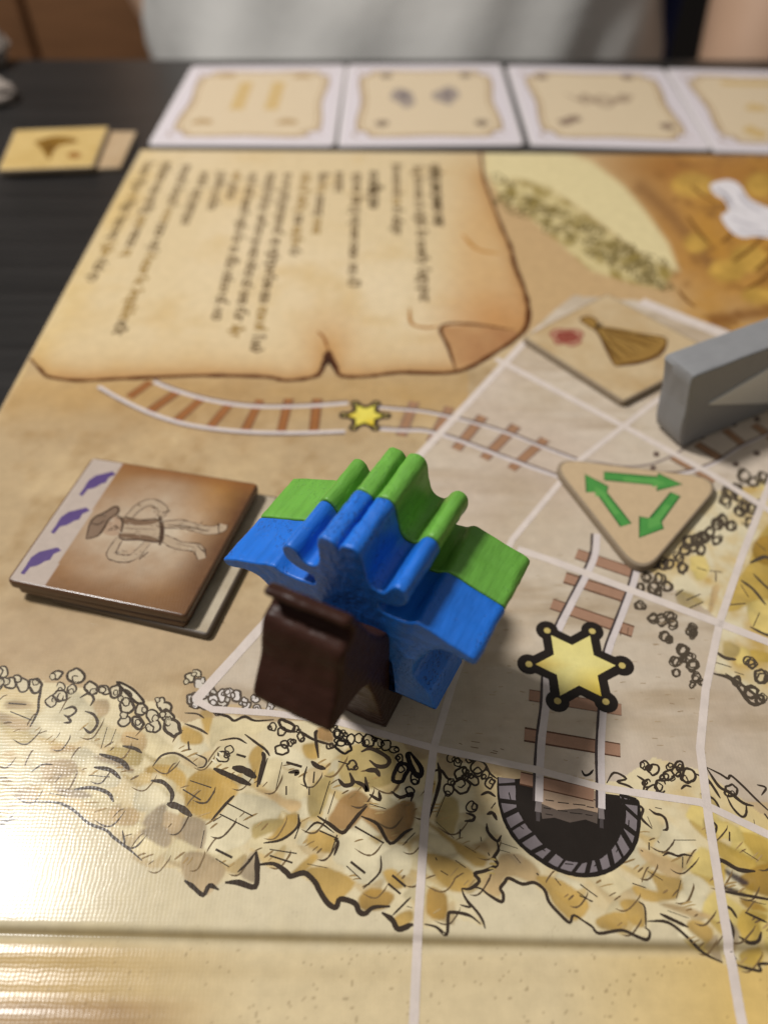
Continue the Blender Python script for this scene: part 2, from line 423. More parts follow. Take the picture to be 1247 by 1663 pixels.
sk = mixc(sk, S(110, 82, 50), (vnoise(WX * 1900, WY * 1900, 12, 2) > 0.84) * 0.35 * (0.35 + low))
C[jin] = sk[jin]
# ---- ink colours
INK = ink((66, 55, 45)); INKB = ink((42, 36, 32)); INKG = ink((98, 86, 74)); BRN = ink((92, 52, 28))
WHT = ink((226, 216, 208)); PAL = {'cream': ink((232, 214, 168)), 'pale': ink((234, 220, 182)), 'tan': ink((206, 174, 122)), 'ochre': ink((200, 162, 84)),
       'dkochre': ink((178, 138, 62)), 'olive': ink((184, 160, 100)), 'grey': ink((176, 156, 126)), 'greytan': ink((196, 170, 130)), 'brown': ink((172, 132, 80)),
       'rich': ink((202, 168, 76)), 'dkrich': ink((172, 134, 52)), 'purple': ink((70, 56, 58)), 'yellow': ink((230, 204, 120))}
def ZF(ox, oy, sc): return lambda p: (ox + p[0] * sc, oy + p[1] * sc)

# ---- cliffs: colour patches and ink strokes
def wash(pts, col, feather=2.2):
    """hand-coloured wash of the printed art, soft edged and pooled darker at its rim"""
    global C
    P = [tuple(p) for p in catmull(pts, 3, True)]
    us = [p[0] for p in P]; vs2 = [p[1] for p in P]
    J, I = np.where((U > min(us) - 6) & (U < max(us) + 6) & (V > min(vs2) - 6) & (V < max(vs2) + 6))
    if len(J) == 0: return
    u, v = U[J, I], V[J, I]; wx, wy = WX[J, I], WY[J, I]
    d = dline(u, v, P, True); sd = np.where(inpoly(u, v, P), d, -d)
    nz = vnoise(wx * 420, wy * 420, int(abs(pts[0][0]) * 7) % 97, 3)
    a = np.clip(0.5 + (sd + (nz - .5) * 5) / (2 * feather), 0, 1) * 0.92
    ang = (pts[0][0] * 1.7) % 6.28
    g = ((u - np.mean(us)) * math.cos(ang) / (np.ptp(us) + 1) + (v - np.mean(vs2)) * math.sin(ang) / (np.ptp(vs2) + 1))
    k = 0.92 + 0.45 * (nz - .5) + 0.35 * g - 0.10 * np.exp(-np.abs(sd) / 2.0)
    c = np.array(col)[None, :] / ALB * k[:, None]
    C[J, I] = C[J, I] * (1 - a[:, None]) + c * a[:, None]
class Wash:
    def poly(s, pts, col, sm=0): wash(pts, col)
    def ring(s, u, v, a, b, w_, c, fill, n=12):
        wash([(u + a * math.cos(k), v + b * math.sin(k)) for k in np.linspace(0, 6.28, 9)[:-1]], fill, 5)
rock = Wash(); rink = Print(2.2e-5, True, 0.0, 1e-8)
def art(ox, oy, sc, fills=(), inks=(), rings=(), col=INK, ringfill=None):
    T = ZF(ox, oy, sc)
    for k, pts in fills:
        c = PAL[k]; q = [T(p) for p in pts]
        wash(q, c)
    for wd, pts in inks:
        rink.line([T(p) for p in pts], max(2.2, wd * sc * 1.02), col, 4)
    rings = [x_ for r in rings for x_ in ((r, (r[0] + rng.uniform(-.9, .9) * r[2], r[1] + rng.uniform(-.9, .9) * r[2], r[2] * .55)) if len(rings) < 150 else (r,))]
    for r in rings:
        jr = 0.35 * r[2] if len(rings) > 150 else 0.0
        u, v = T((r[0] + rng.uniform(-jr, jr), r[1] + rng.uniform(-jr, jr))); ru = (r[2] if jr == 0 else r[2] * .8) * sc * rng.uniform(.8, 1.15); rv = (r[3] if len(r) > 3 else r[2]) * sc * rng.uniform(.7, 1.1)
        rink.ring(u, v, ru, rv, max(2.4, 0.24 * max(ru, rv) + 1.3) * rng.uniform(.8, 1.2), col, ringfill, 12, 0.5 if len(r) > 3 else rng.uniform(0, 3), 1 if rng.random() > .12 else .8)

# boulders of the cliff art: pale crown, ochre shaded flank, inked edge
top_line = lambda u: np.interp(u, [0, 60, 150, 250, 300, 440, 540, 620, 690, 760, 830, 1000, 1060, 1140, 1247], [1150, 1150, 1165, 1200, 1215, 1215, 1225, 1245, 1280, 1300, 1425, 1425, 1310, 1310, 1360])
jx = [p[0] for p in jag[1:-3]]; jy = [p[1] for p in jag[1:-3]]
spots = []
for _ in range(2600):
    u0 = rng.uniform(-10, 1255); v0 = rng.uniform(1150, 1560)
    jv = min([jy[i] for i in range(len(jx)) if abs(jx[i] - u0) < 40] or [1560])
    if v0 < top_line(u0) or v0 > jv - 20: continue
    if any((u0 - a) ** 2 + (v0 - b) ** 2 < 50 ** 2 for a, b in spots): continue
    spots.append((u0, v0))
spots.sort(key=lambda p: p[1])
for (u0, v0) in spots:
    a = rng.gauss(.62, .10); ca_, sa_ = math.cos(a), math.sin(a); L, Wd = rng.uniform(32, 50), rng.uniform(21, 31)
    se = lambda x_: math.copysign(abs(x_) ** .55, x_)
    E_ = lambda r, t: (u0 + (L * .9 * r * se(math.cos(t))) * ca_ - (Wd * .9 * r * se(math.sin(t))) * sa_, v0 + (L * .9 * r * se(math.cos(t))) * sa_ + (Wd * .9 * r * se(math.sin(t))) * ca_)
    rich = u0 > 1130
    flank = rng.choice(['rich', 'dkrich', 'rich', 'ochre'] if rich else ['ochre', 'tan', 'dkochre', 'olive', 'ochre', 'tan'])
    js = [rng.uniform(.8, 1.15) for _ in range(10)]
    wash([E_(js[k], 6.283 * k / 10) for k in range(10)], PAL[rng.choice(['pale', 'cream', 'pale', 'yellow' if rich else 'cream'])], 2.5)
    t0 = rng.uniform(.05, .45)
    wash([E_(js[0] * 1.05, t0 - 1.0), E_(js[1] * 1.1, t0), E_(js[2] * 1.05, t0 + 1.1), E_(js[3], t0 + 1.9), E_(.55, t0 + 1.2), E_(.45, t0 + .2), E_(.6, t0 - .7)], tuple(a_ * .6 + b_ * .4 for a_, b_ in zip(PAL[flank], PAL['yellow' if rich else 'cream'])), 2.0)
    c = ink(rng.choice([(112, 92, 66), (130, 106, 72), (92, 76, 58)]))
    rink.line([E_(1.08, t0 + k * .35 - .7) for k in range(6)], rng.uniform(2.0, 3.2), c, 3, taper=.15, jit=.25)
    if rng.random() < .3: rink.line([E_(1.0, t0 + 2.6 + k * .3) for k in range(4)], rng.uniform(1.8, 2.8), ink((120, 98, 70)), 3, taper=.1)
    for k in range(rng.randint(1, 4)):
        o_ = (k - 1) * .3
        p1 = E_(.75, t0 + 1.4 + o_); p2 = E_(.75, t0 - 1.2 - o_)
        m_ = rng.uniform(.25, .6); p3 = (p1[0] + (p2[0] - p1[0]) * m_, p1[1] + (p2[1] - p1[1]) * m_)
        rink.line([p1, ((p1[0] + p3[0]) / 2 + 1, (p1[1] + p3[1]) / 2 - 1), p3], rng.uniform(1.6, 3.4), ink(rng.choice([(176, 146, 96), (150, 122, 80), (190, 160, 108), (120, 98, 68)])), 3, taper=.1)
art(0, 1080, .2887,
    [('greytan', [(530, 200), (610, 195), (615, 260), (570, 290), (530, 250)]), ('ochre', [(820, 580), (900, 560), (1000, 580), (1050, 640), (1020, 690), (900, 610), (830, 615)]),
     ('ochre', [(1030, 345), (1130, 380), (1140, 430), (1090, 450), (1020, 430)]), ('ochre', [(1130, 260), (1200, 260), (1170, 390), (1140, 330)]),
     ('tan', [(700, 380), (820, 390), (810, 480), (690, 450)]), ('olive', [(620, 470), (690, 460), (800, 500), (770, 570), (620, 520)]),
     ('grey', [(520, 520), (620, 510), (740, 580), (720, 600)]), ('pale', [(780, 690), (900, 680), (945, 750), (900, 800), (800, 830), (750, 790)]),
     ('grey', [(800, 880), (880, 800), (940, 790), (920, 900), (830, 920)]), ('greytan', [(930, 820), (1040, 860), (1160, 910), (1120, 1020), (950, 950), (920, 900)]),
     ('grey', [(820, 920), (920, 900), (970, 980), (920, 1030), (800, 950)]), ('ochre', [(1130, 610), (1247, 650), (1247, 850), (1200, 870), (1050, 780), (1060, 650)]),
     ('greytan', [(250, 550), (400, 530), (430, 600), (280, 660), (240, 610)]), ('tan', [(290, 460), (400, 450), (430, 480), (310, 490)]),
     ('greytan', [(40, 205), (150, 200), (190, 240), (50, 250)]), ('greytan', [(0, 260), (180, 330), (130, 370), (0, 320)]),
     ('pale', [(260, 220), (430, 150), (500, 250), (470, 420), (330, 430), (240, 360)]), ('pale', [(520, 560), (640, 560), (690, 620), (640, 690), (480, 650)]),
     ('tan', [(620, 820), (720, 800), (780, 830), (760, 900), (650, 900)]), ('cream', [(880, 640), (980, 650), (990, 720), (940, 740)]),
     ('greytan', [(90, 700), (200, 690), (190, 770), (110, 760)]), ('grey', [(300, 690), (430, 700), (520, 740), (380, 740)])],
    [(14, [(240, 110), (220, 200), (215, 260), (170, 350)]), (24, [(50, 215), (150, 222)]), (18, [(60, 262), (180, 310)]),
     (14, [(360, 250), (410, 235), (430, 260), (390, 290), (360, 280)]), (14, [(380, 290), (400, 320), (360, 325)]), (14, [(450, 185), (500, 160), (530, 190), (510, 230)]),
     (16, [(480, 260), (530, 280), (550, 330), (510, 380), (470, 350)]), (10, [(605, 350), (570, 470)]), (10, [(655, 360), (620, 450)]), (16, [(710, 400), (780, 420)]),
     (18, [(690, 455), (760, 470), (800, 495)]), (22, [(530, 575), (620, 590), (680, 640)]), (12, [(500, 620), (620, 630)]), (12, [(860, 570), (910, 510), (980, 495), (1040, 520), (1110, 570)]),
     (10, [(1100, 500), (1160, 530), (1150, 570), (1110, 580)]), (24, [(850, 650), (920, 660), (970, 720), (960, 780)]), (36, [(940, 780), (1010, 800), (1080, 850)]), (22, [(1030, 700), (1130, 760)]),
     (18, [(1070, 650), (1190, 690)]), (16, [(1200, 880), (1247, 850)]), (12, [(1150, 930), (1130, 1030)]), (16, [(200, 770), (330, 775), (420, 820), (500, 890), (600, 930), (640, 970), (720, 1030), (800, 1100)]),
     (14, [(0, 880), (60, 870), (110, 860)]), (20, [(420, 700), (520, 690), (610, 720), (640, 770)]), (12, [(280, 720), (380, 740)]), (30, [(1060, 430), (1065, 480)]), (14, [(1040, 330), (1120, 360), (1170, 390)]),
     (10, [(1040, 270), (1110, 275), (1150, 300)]), (12, [(640, 960), (700, 1010), (690, 930)]), (26, [(560, 500), (680, 540), (730, 590)]), (10, [(340, 380), (320, 410)]), (9, [(180, 600), (240, 560), (300, 560)])],
    [(320, 55, 30), (430, 60, 40), (345, 120, 25), (290, 205, 30), (340, 175, 35), (405, 135, 25), (515, 130, 32), (590, 140, 30), (650, 150, 30), (710, 175, 30), (715, 230, 38, 48), (795, 250, 30),
     (860, 285, 35), (930, 240, 40, 28), (945, 290, 35), (870, 345, 42), (970, 355, 46), (905, 212, 26), (775, 325, 36), (700, 315, 36), (200, 115, 36), (130, 112, 44), (60, 100, 40), (20, 40, 36), (-60, 70, 40), (-20, 110, 36),
     (1070, 70, 28), (1110, 45, 25)], ink((82, 70, 58)), ink((216, 202, 170)))
T = ZF(0, 1080, .2887)
q = [T(p) for p in [(660, 95), (740, 130), (800, 190), (808, 215), (770, 212), (715, 160)]]
rock.poly(q, PAL['pale'], 3); rink.line(q, 4.5, INK, 4, True)
art(0, 1080, .2887, rings=[(1180, 140, 35), (1160, 205, 38), (1092, 198, 38), (1120, 110, 30), (1247, 200, 40), (1225, 250, 30)], col=INKG, ringfill=ink((214, 204, 190)))

art(300, 1120, .3368,
    [('pale', [(100, 650), (230, 510), (400, 520), (470, 570), (430, 640), (350, 660), (300, 740), (160, 790), (90, 760), (80, 700)]), ('ochre', [(20, 430), (120, 380), (260, 470), (190, 570), (130, 630), (40, 600), (0, 560)]),
     ('ochre', [(340, 280), (380, 280), (350, 460), (330, 430), (310, 330)]), ('tan', [(340, 480), (420, 490), (560, 540), (520, 590), (400, 520)]), ('ochre', [(430, 690), (490, 610), (550, 600), (520, 690), (450, 730), (400, 720)]),
     ('brown', [(760, 520), (830, 480), (900, 540), (850, 620), (770, 680), (690, 640), (720, 580)]), ('brown', [(880, 570), (960, 580), (1050, 540), (1110, 550), (1090, 680), (1000, 740), (900, 660), (850, 610)]),
     ('ochre', [(630, 680), (740, 720), (720, 790), (600, 760), (590, 710)]), ('pale', [(720, 740), (800, 680), (930, 750), (940, 830), (860, 940), (780, 860), (720, 820)]), ('pale', [(940, 800), (1050, 750), (1090, 830), (1070, 900), (950, 880)]),
     ('ochre', [(580, 870), (700, 860), (820, 930), (750, 1010), (720, 1040), (640, 960)]), ('dkochre', [(840, 1010), (900, 960), (1010, 990), (970, 1050), (860, 1070)]), ('ochre', [(1010, 1100), (1090, 1060), (1100, 1110), (1030, 1150)]),
     ('grey', [(345, 775), (350, 930), (260, 880)]), ('grey', [(0, 620), (100, 640), (90, 770), (0, 720)]), ('greytan', [(0, 790), (110, 790), (200, 860), (150, 950), (90, 990), (0, 920)]),
     ('olive', [(600, 480), (700, 400), (720, 420), (660, 590), (600, 600)]), ('olive', [(760, 310), (860, 260), (1000, 300), (1020, 430), (880, 480), (750, 440)]), ('ochre', [(570, 270), (640, 260), (640, 330), (590, 330)]),
     ('cream', [(400, 340), (470, 340), (440, 480), (380, 460)]), ('cream', [(150, 130), (400, 160), (330, 220), (180, 230), (130, 290)]), ('cream', [(480, 390), (580, 400), (580, 520), (490, 530), (450, 470)]), ('ochre', [(500, 900), (600, 800), (640, 810), (580, 880)]),
     ('brown', [(640, 185), (700, 190), (715, 250), (640, 240)]), ('greytan', [(1060, 260), (1170, 270), (1170, 330), (1110, 330)]), ('olive', [(330, 650), (420, 620), (480, 640), (340, 720)]), ('ochre', [(960, 880), (1020, 870), (1060, 940), (1000, 960)])],
    [(14, [(20, 80), (60, 90), (110, 70), (150, 110), (210, 130), (240, 150), (290, 130), (340, 150), (430, 145)]), (10, [(170, 245), (250, 235), (300, 260)]), (12, [(290, 215), (350, 260), (390, 290), (410, 320)]),
     (30, [(250, 312), (295, 325)]), (22, [(375, 300), (382, 340), (350, 470)]), (12, [(400, 330), (362, 460)]), (34, [(230, 375), (290, 390), (345, 425)]), (26, [(140, 380), (230, 420), (320, 460)]),
     (14, [(540, 190), (620, 240), (720, 270)]), (16, [(640, 195), (630, 220), (645, 330)]), (20, [(850, 300), (900, 285), (980, 330), (975, 365), (930, 370), (890, 340)]), (18, [(740, 345), (790, 360)]),
     (20, [(740, 430), (770, 462), (810, 450), (795, 400)]), (20, [(810, 440), (860, 460), (880, 490), (870, 420)]), (22, [(870, 390), (920, 390), (940, 420)]), (16, [(890, 505), (940, 532), (935, 490)]), (16, [(995, 490), (1040, 520), (1095, 500), (1090, 540)]),
     (36, [(490, 350), (565, 372)]), (20, [(500, 400), (545, 395), (530, 415)]), (22, [(610, 345), (640, 370), (680, 382)]), (20, [(625, 395), (620, 450)]), (18, [(490, 465), (490, 508)]), (16, [(600, 470), (600, 508)]),
     (10, [(590, 370), (575, 430), (592, 480)]), (12, [(700, 440), (650, 600)]), (12, [(725, 490), (690, 600)]), (18, [(640, 610), (700, 650), (760, 690), (800, 650), (840, 600), (880, 560)]), (12, [(890, 550), (970, 575)]),
     (16, [(850, 610), (930, 650), (990, 742), (1060, 690), (1100, 670)]), (24, [(820, 660), (960, 740)]), (10, [(580, 690), (640, 640), (720, 690)]), (22, [(650, 680), (740, 720)]), (16, [(735, 700), (705, 790)]), (18, [(200, 545), (330, 610)]), (18, [(170, 600), (310, 670)]),
     (12, [(380, 740), (470, 722), (545, 660), (548, 600)]), (16, [(410, 770), (540, 790)]), (22, [(410, 800), (520, 835)]), (26, [(350, 845), (430, 840), (490, 880), (510, 900), (560, 885), (590, 890), (630, 930), (650, 970), (690, 1030), (730, 1050), (750, 1010), (820, 1030), (840, 1070), (870, 1080), (910, 1050), (990, 1045)]),
     (26, [(950, 1075), (1000, 1110), (1030, 1155), (1100, 1130)]), (26, [(195, 930), (260, 930), (340, 950), (350, 860), (345, 780)]), (12, [(345, 780), (300, 840), (255, 880)]), (22, [(0, 920), (40, 950), (90, 990), (120, 945), (165, 965)]),
     (14, [(780, 850), (850, 915)]), (34, [(800, 830), (870, 885)]), (34, [(1000, 895), (1065, 950)]), (28, [(980, 935), (1040, 985)]), (30, [(150, 770), (230, 810)]), (14, [(150, 815), (215, 855)]), (14, [(130, 630), (200, 550), (240, 510)]),
     (9, [(860, 960), (940, 880), (945, 800)]), (9, [(1000, 1090), (1090, 1000)]), (8, [(590, 840), (690, 860)]), (14, [(720, 800), (740, 740), (720, 720)]), (10, [(470, 350), (440, 480)]), (16, [(560, 640), (530, 720)]), (14, [(1060, 740), (1110, 690)])],
    [(215, 290, 20), (185, 325, 26), (425, 180, 18), (490, 172, 40, 20), (535, 190, 18), (560, 230, 20), (510, 255, 22), (470, 290, 30), (700, 270, 20), (805, 365, 22)], INK)
art(300, 1120, .3368, [], [(26, [(1085, 300), (1140, 380), (1130, 420), (1100, 390), (1075, 320), (1085, 300)])],
    [(740, 215, 25), (765, 275, 40), (800, 240, 22), (840, 235, 22), (885, 245, 30), (930, 260, 27), (970, 268, 27), (1010, 290, 22), (1035, 330, 20), (1040, 400, 30, 50), (1110, 425, 26), (1085, 488, 22), (720, 190, 18), (760, 210, 20)], INKB)
art(300, 1120, .3368, rings=[(100, 20, 26), (140, 50, 24), (180, 30, 26), (215, 15, 22), (250, 30, 22), (290, 60, 22), (340, 45, 22), (300, 80, 20), (415, 75, 22), (350, 90, 18), (60, 50, 30)], col=INKG, ringfill=WHT)

art(660, 1200, .2406,
    [('olive', [(190, 560), (250, 400), (350, 420), (330, 600), (290, 640)]), ('ochre', [(130, 560), (240, 610), (340, 700), (480, 760), (550, 800), (520, 870), (440, 850), (300, 720)]),
     ('ochre', [(130, 770), (330, 820), (450, 900), (440, 960), (370, 1030), (270, 1010), (160, 880)]), ('dkochre', [(150, 1010), (240, 1030), (275, 1090), (260, 1220), (140, 1180)]),
     ('tan', [(640, 780), (780, 790), (900, 900), (860, 965), (720, 925), (650, 960), (630, 1070), (500, 1000), (600, 860)]), ('greytan', [(680, 780), (780, 790), (760, 850)]),
     ('ochre', [(880, 930), (1050, 960), (1220, 1100), (1190, 1190), (1110, 1230), (1000, 1130), (940, 1030)]), ('ochre', [(130, 300), (190, 290), (180, 370)]), ('tan', [(440, 720), (530, 690), (560, 770)]), ('brown', [(0, 420), (50, 450), (40, 570), (0, 610)]),
     ('cream', [(360, 560), (480, 560), (540, 660), (440, 700), (340, 640)]), ('cream', [(130, 640), (240, 660), (330, 760), (200, 760)]), ('greytan', [(240, 80), (330, 190), (300, 260), (210, 200)])],
    [(24, [(210, 160), (225, 240), (212, 340), (150, 540)]), (18, [(170, 222), (230, 210), (270, 260), (300, 280)]), (14, [(270, 360), (200, 530)]), (16, [(120, 500), (132, 440)]), (16, [(430, 130), (520, 160), (560, 230), (610, 270)]),
     (20, [(400, 500), (455, 520), (445, 550), (390, 555)]), (20, [(500, 380), (550, 360), (600, 390)]), (20, [(570, 470), (600, 430)]), (24, [(540, 510), (580, 500), (610, 550)]), (20, [(540, 570), (550, 630), (610, 690), (640, 650)]),
     (24, [(610, 690), (620, 750), (590, 800), (610, 850), (530, 890), (460, 910), (490, 960), (430, 1010), (370, 1010)]), (18, [(370, 1010), (400, 1080), (470, 1160), (510, 1220), (530, 1280)]), (14, [(360, 1120), (430, 1135), (400, 1090)]),
     (22, [(430, 1000), (500, 1010), (550, 1050), (640, 1100), (652, 1050), (632, 1010), (660, 970), (690, 940), (780, 980), (860, 970), (930, 1020), (960, 1100), (1030, 1180), (1100, 1240), (1130, 1190), (1247, 1270)]),
     (22, [(120, 1250), (200, 1270), (270, 1320), (280, 1200), (300, 1170), (420, 1190), (500, 1250)]), (12, [(630, 700), (750, 740)]), (10, [(630, 750), (700, 770)]), (16, [(330, 820), (400, 870)]), (16, [(230, 890), (280, 920)]), (10, [(200, 560), (320, 670)]),
     (10, [(390, 720), (470, 770)]), (26, [(362, 610), (358, 670)]), (18, [(500, 660), (505, 692)]), (22, [(550, 768), (560, 790)]), (20, [(195, 800), (205, 820)]), (12, [(720, 780), (770, 840)]), (18, [(1000, 940), (1040, 990)]), (26, [(875, 905), (890, 920)]),
     (20, [(1170, 980), (1247, 1040)]), (18, [(1150, 1030), (1247, 1100)]), (12, [(0, 1130), (40, 1140)]), (20, [(0, 1250), (50, 1258)])],
    [(300, 130, 26), (345, 160, 28), (365, 230, 40), (300, 290, 28), (285, 340, 36), (375, 320, 50), (450, 280, 36), (485, 185, 52, 62), (425, 140, 25), (530, 240, 30), (560, 300, 32, 46), (395, 265, 22), (440, 460, 34)], INK)

art(940, 1240, .2462,
    [('tan', [(390, 560), (560, 620), (680, 700), (620, 760), (480, 680)]), ('ochre', [(450, 700), (600, 750), (680, 760), (650, 880), (560, 910), (430, 900), (350, 830), (380, 800), (520, 850)]), ('ochre', [(270, 920), (330, 890), (420, 930), (430, 1080), (330, 1040), (300, 980)]),
     ('ochre', [(110, 1030), (230, 980), (320, 1000), (300, 1090), (150, 1100)]), ('grey', [(830, 1200), (910, 1130), (940, 1300), (870, 1250)]), ('ochre', [(740, 1030), (880, 1090), (850, 1180), (760, 1140), (700, 1080)]), ('tan', [(520, 920), (740, 950), (890, 1020), (700, 1000)]),
     ('rich', [(880, 500), (1050, 570), (1170, 650), (1130, 710), (950, 640)]), ('rich', [(880, 680), (960, 670), (950, 790), (900, 800)]), ('rich', [(1070, 450), (1240, 500), (1300, 650), (1200, 640), (1100, 540)]), ('dkrich', [(1100, 720), (1247, 650), (1300, 700), (1300, 880), (1090, 820), (1060, 760)]),
     ('purple', [(970, 700), (1110, 780), (1080, 800), (980, 740)]), ('purple', [(950, 800), (1100, 860), (1080, 880), (940, 830)]), ('rich', [(1050, 1020), (1100, 960), (1230, 1000), (1220, 1060), (1170, 1180), (1070, 1160)]), ('rich', [(1060, 1250), (1150, 1210), (1220, 1240), (1190, 1330), (1080, 1310)]),
     ('grey', [(1000, 1050), (1060, 1120), (1020, 1260), (990, 1180)]), ('olive', [(800, 200), (890, 230), (910, 310), (860, 290)]), ('olive', [(820, 370), (890, 380), (900, 470), (850, 470)]), ('yellow', [(900, 380), (1050, 420), (1080, 520), (920, 480)]), ('yellow', [(1190, 1050), (1300, 1080), (1300, 1280), (1230, 1200)]),
     ('dkrich', [(1060, 890), (1180, 920), (1250, 980), (1100, 950)]), ('pale', [(700, 740), (820, 760), (860, 850), (740, 900), (690, 840)])],
    [(20, [(0, 1020), (80, 1070), (130, 1120), (280, 1100), (380, 1140), (450, 1160), (465, 1110), (430, 1080)]), (20, [(450, 1040), (590, 1050), (740, 1170), (850, 1260), (950, 1310)]), (12, [(440, 1090), (432, 950), (390, 910)]),
     (18, [(1030, 1320), (1100, 1345), (1200, 1365), (1190, 1320), (1300, 1320)]), (16, [(380, 80), (430, 120), (420, 190)]), (16, [(180, 130), (230, 60), (310, 100), (250, 120), (330, 150), (390, 200)]), (16, [(670, 170), (700, 145), (740, 155)]),
     (14, [(750, 60), (850, 110), (840, 150)]), (22, [(840, 30), (920, 150), (990, 190), (1080, 260), (1150, 280)]), (16, [(840, 25), (930, 70), (980, 100), (1000, 80), (1080, 150), (1170, 240), (1290, 350)]), (16, [(970, 210), (1010, 290), (1070, 350), (1100, 330), (1100, 260)]),
     (18, [(830, 80), (880, 150), (930, 230)]), (18, [(380, 270), (420, 300), (410, 360), (480, 430)]), (12, [(450, 350), (480, 420)]), (18, [(460, 300), (500, 330), (540, 340), (570, 370), (580, 430), (550, 440)]), (14, [(500, 290), (545, 300)]), (12, [(620, 505), (770, 505)]),
     (24, [(460, 520), (460, 570)]), (18, [(515, 510), (528, 524)]), (18, [(405, 570), (420, 580)]), (16, [(550, 610), (590, 590), (650, 610), (690, 600), (745, 610)]), (20, [(682, 615), (680, 690)]), (18, [(735, 675), (748, 685)]), (16, [(800, 200), (880, 230), (920, 290), (910, 330)]),
     (16, [(880, 380), (905, 420), (880, 490)]), (28, [(990, 450), (990, 512)]), (30, [(870, 650), (940, 640), (1050, 700), (1160, 710)]), (18, [(930, 840), (1100, 870), (1300, 905)]), (20, [(940, 930), (1000, 960), (1040, 1020)]), (16, [(1090, 980), (1240, 1050)]), (12, [(1100, 900), (1230, 930)]),
     (28, [(970, 1000), (1010, 1100), (1000, 1200), (1040, 1290)]), (22, [(1050, 1140), (1120, 1180), (1180, 1170), (1200, 1110)]), (16, [(350, 790), (440, 820)]), (12, [(450, 710), (550, 770)]), (14, [(640, 890), (670, 770)]), (22, [(530, 990), (720, 1080)]), (12, [(580, 970), (720, 1020)]),
     (22, [(0, 870), (90, 910)]), (20, [(10, 800), (120, 880)]), (14, [(1070, 570), (1180, 640)]), (14, [(1170, 140), (1230, 160), (1200, 210)]), (30, [(1220, 330), (1270, 400)]), (12, [(1150, 370), (1155, 400)])],
    [(490, 40, 40), (560, 90, 28), (590, 75, 30), (640, 50, 30), (660, 15, 30), (720, 80, 45), (540, 150, 45), (445, 130, 30), (480, 180, 36), (1000, 180, 40), (430, 10, 30), (600, 20, 26)], INK)

# right-hand bushes and ochre cliff
art(1000, 740, .2526,
    [('rich', [(700, 980), (760, 820), (850, 700), (930, 490), (1050, 470), (1050, 1000), (850, 960), (780, 1000)]), ('dkrich', [(880, 560), (1000, 520), (1040, 700), (900, 680)]), ('yellow', [(840, 950), (960, 930), (1050, 940), (1050, 1150), (900, 1120), (850, 1040)]),
     ('olive', [(400, 860), (520, 900), (560, 950), (460, 980), (390, 930)]), ('yellow', [(470, 660), (560, 640), (600, 740), (520, 800)]), ('rich', [(860, 1250), (980, 1270), (1050, 1330), (900, 1320)]), ('yellow', [(800, 1230), (860, 1260), (840, 1330), (770, 1330)]), ('olive', [(700, 1200), (790, 1230), (770, 1290), (690, 1290)]),
     ('yellow', [(900, 150), (1050, 170), (1050, 230), (930, 220)]), ('tan', [(620, 850), (660, 850), (620, 1000), (590, 990)])],
    [(26, [(860, 690), (960, 650), (1020, 700)]), (22, [(800, 800), (880, 860), (960, 960)]), (18, [(880, 760), (960, 840), (1040, 900)]), (24, [(720, 960), (830, 950)]), (20, [(860, 1100), (960, 1150), (1040, 1160)]), (26, [(380, 900), (430, 860)]), (22, [(450, 930), (540, 890)]), (20, [(470, 980), (560, 940)]),
     (22, [(520, 720), (580, 740)]), (20, [(600, 740), (680, 750)]), (22, [(640, 750), (640, 810)]), (26, [(640, 1260), (700, 1300), (770, 1310)]), (20, [(640, 1330), (740, 1360)]), (26, [(620, 1400), (740, 1440), (860, 1590), (950, 1590)]), (22, [(700, 1400), (830, 1490), (960, 1590)]), (16, [(760, 1390), (820, 1410)]),
     (20, [(800, 830), (850, 910)]), (16, [(900, 560), (960, 610)]), (16, [(920, 1010), (880, 1100)])],
    [(720, 240, 40), (700, 290, 36), (760, 220, 36), (800, 270, 38), (820, 330, 36), (790, 360, 32), (870, 330, 36), (930, 330, 36), (690, 410, 36), (730, 450, 34), (650, 440, 36), (850, 430, 30), (600, 490, 36), (560, 520, 38), (520, 540, 36), (640, 540, 32), (470, 560, 36),
     (440, 610, 36), (540, 610, 34), (500, 590, 30), (400, 650, 34), (430, 720, 36), (340, 700, 34), (290, 700, 34), (250, 690, 30), (280, 800, 36), (330, 840, 34), (240, 850, 36), (200, 790, 32), (160, 850, 28), (270, 880, 28), (290, 1060, 38), (240, 1050, 30), (350, 1030, 36), (370, 1080, 30),
     (310, 1160, 32), (345, 1180, 26), (480, 1120, 34), (500, 1140, 28), (430, 1250, 40), (470, 1300, 34), (500, 1340, 36), (380, 1330, 34), (390, 1390, 28), (430, 1310, 22), (520, 1430, 28), (550, 1460, 22), (490, 1470, 22), (860, 1330, 34), (930, 1430, 42), (770, 1450, 32), (870, 1530, 44), (820, 130, 40), (880, 170, 34), (940, 140, 34),
     (150, 970, 34, 26), (930, 1560, 30)] * 3, ink((84, 73, 60)), None)

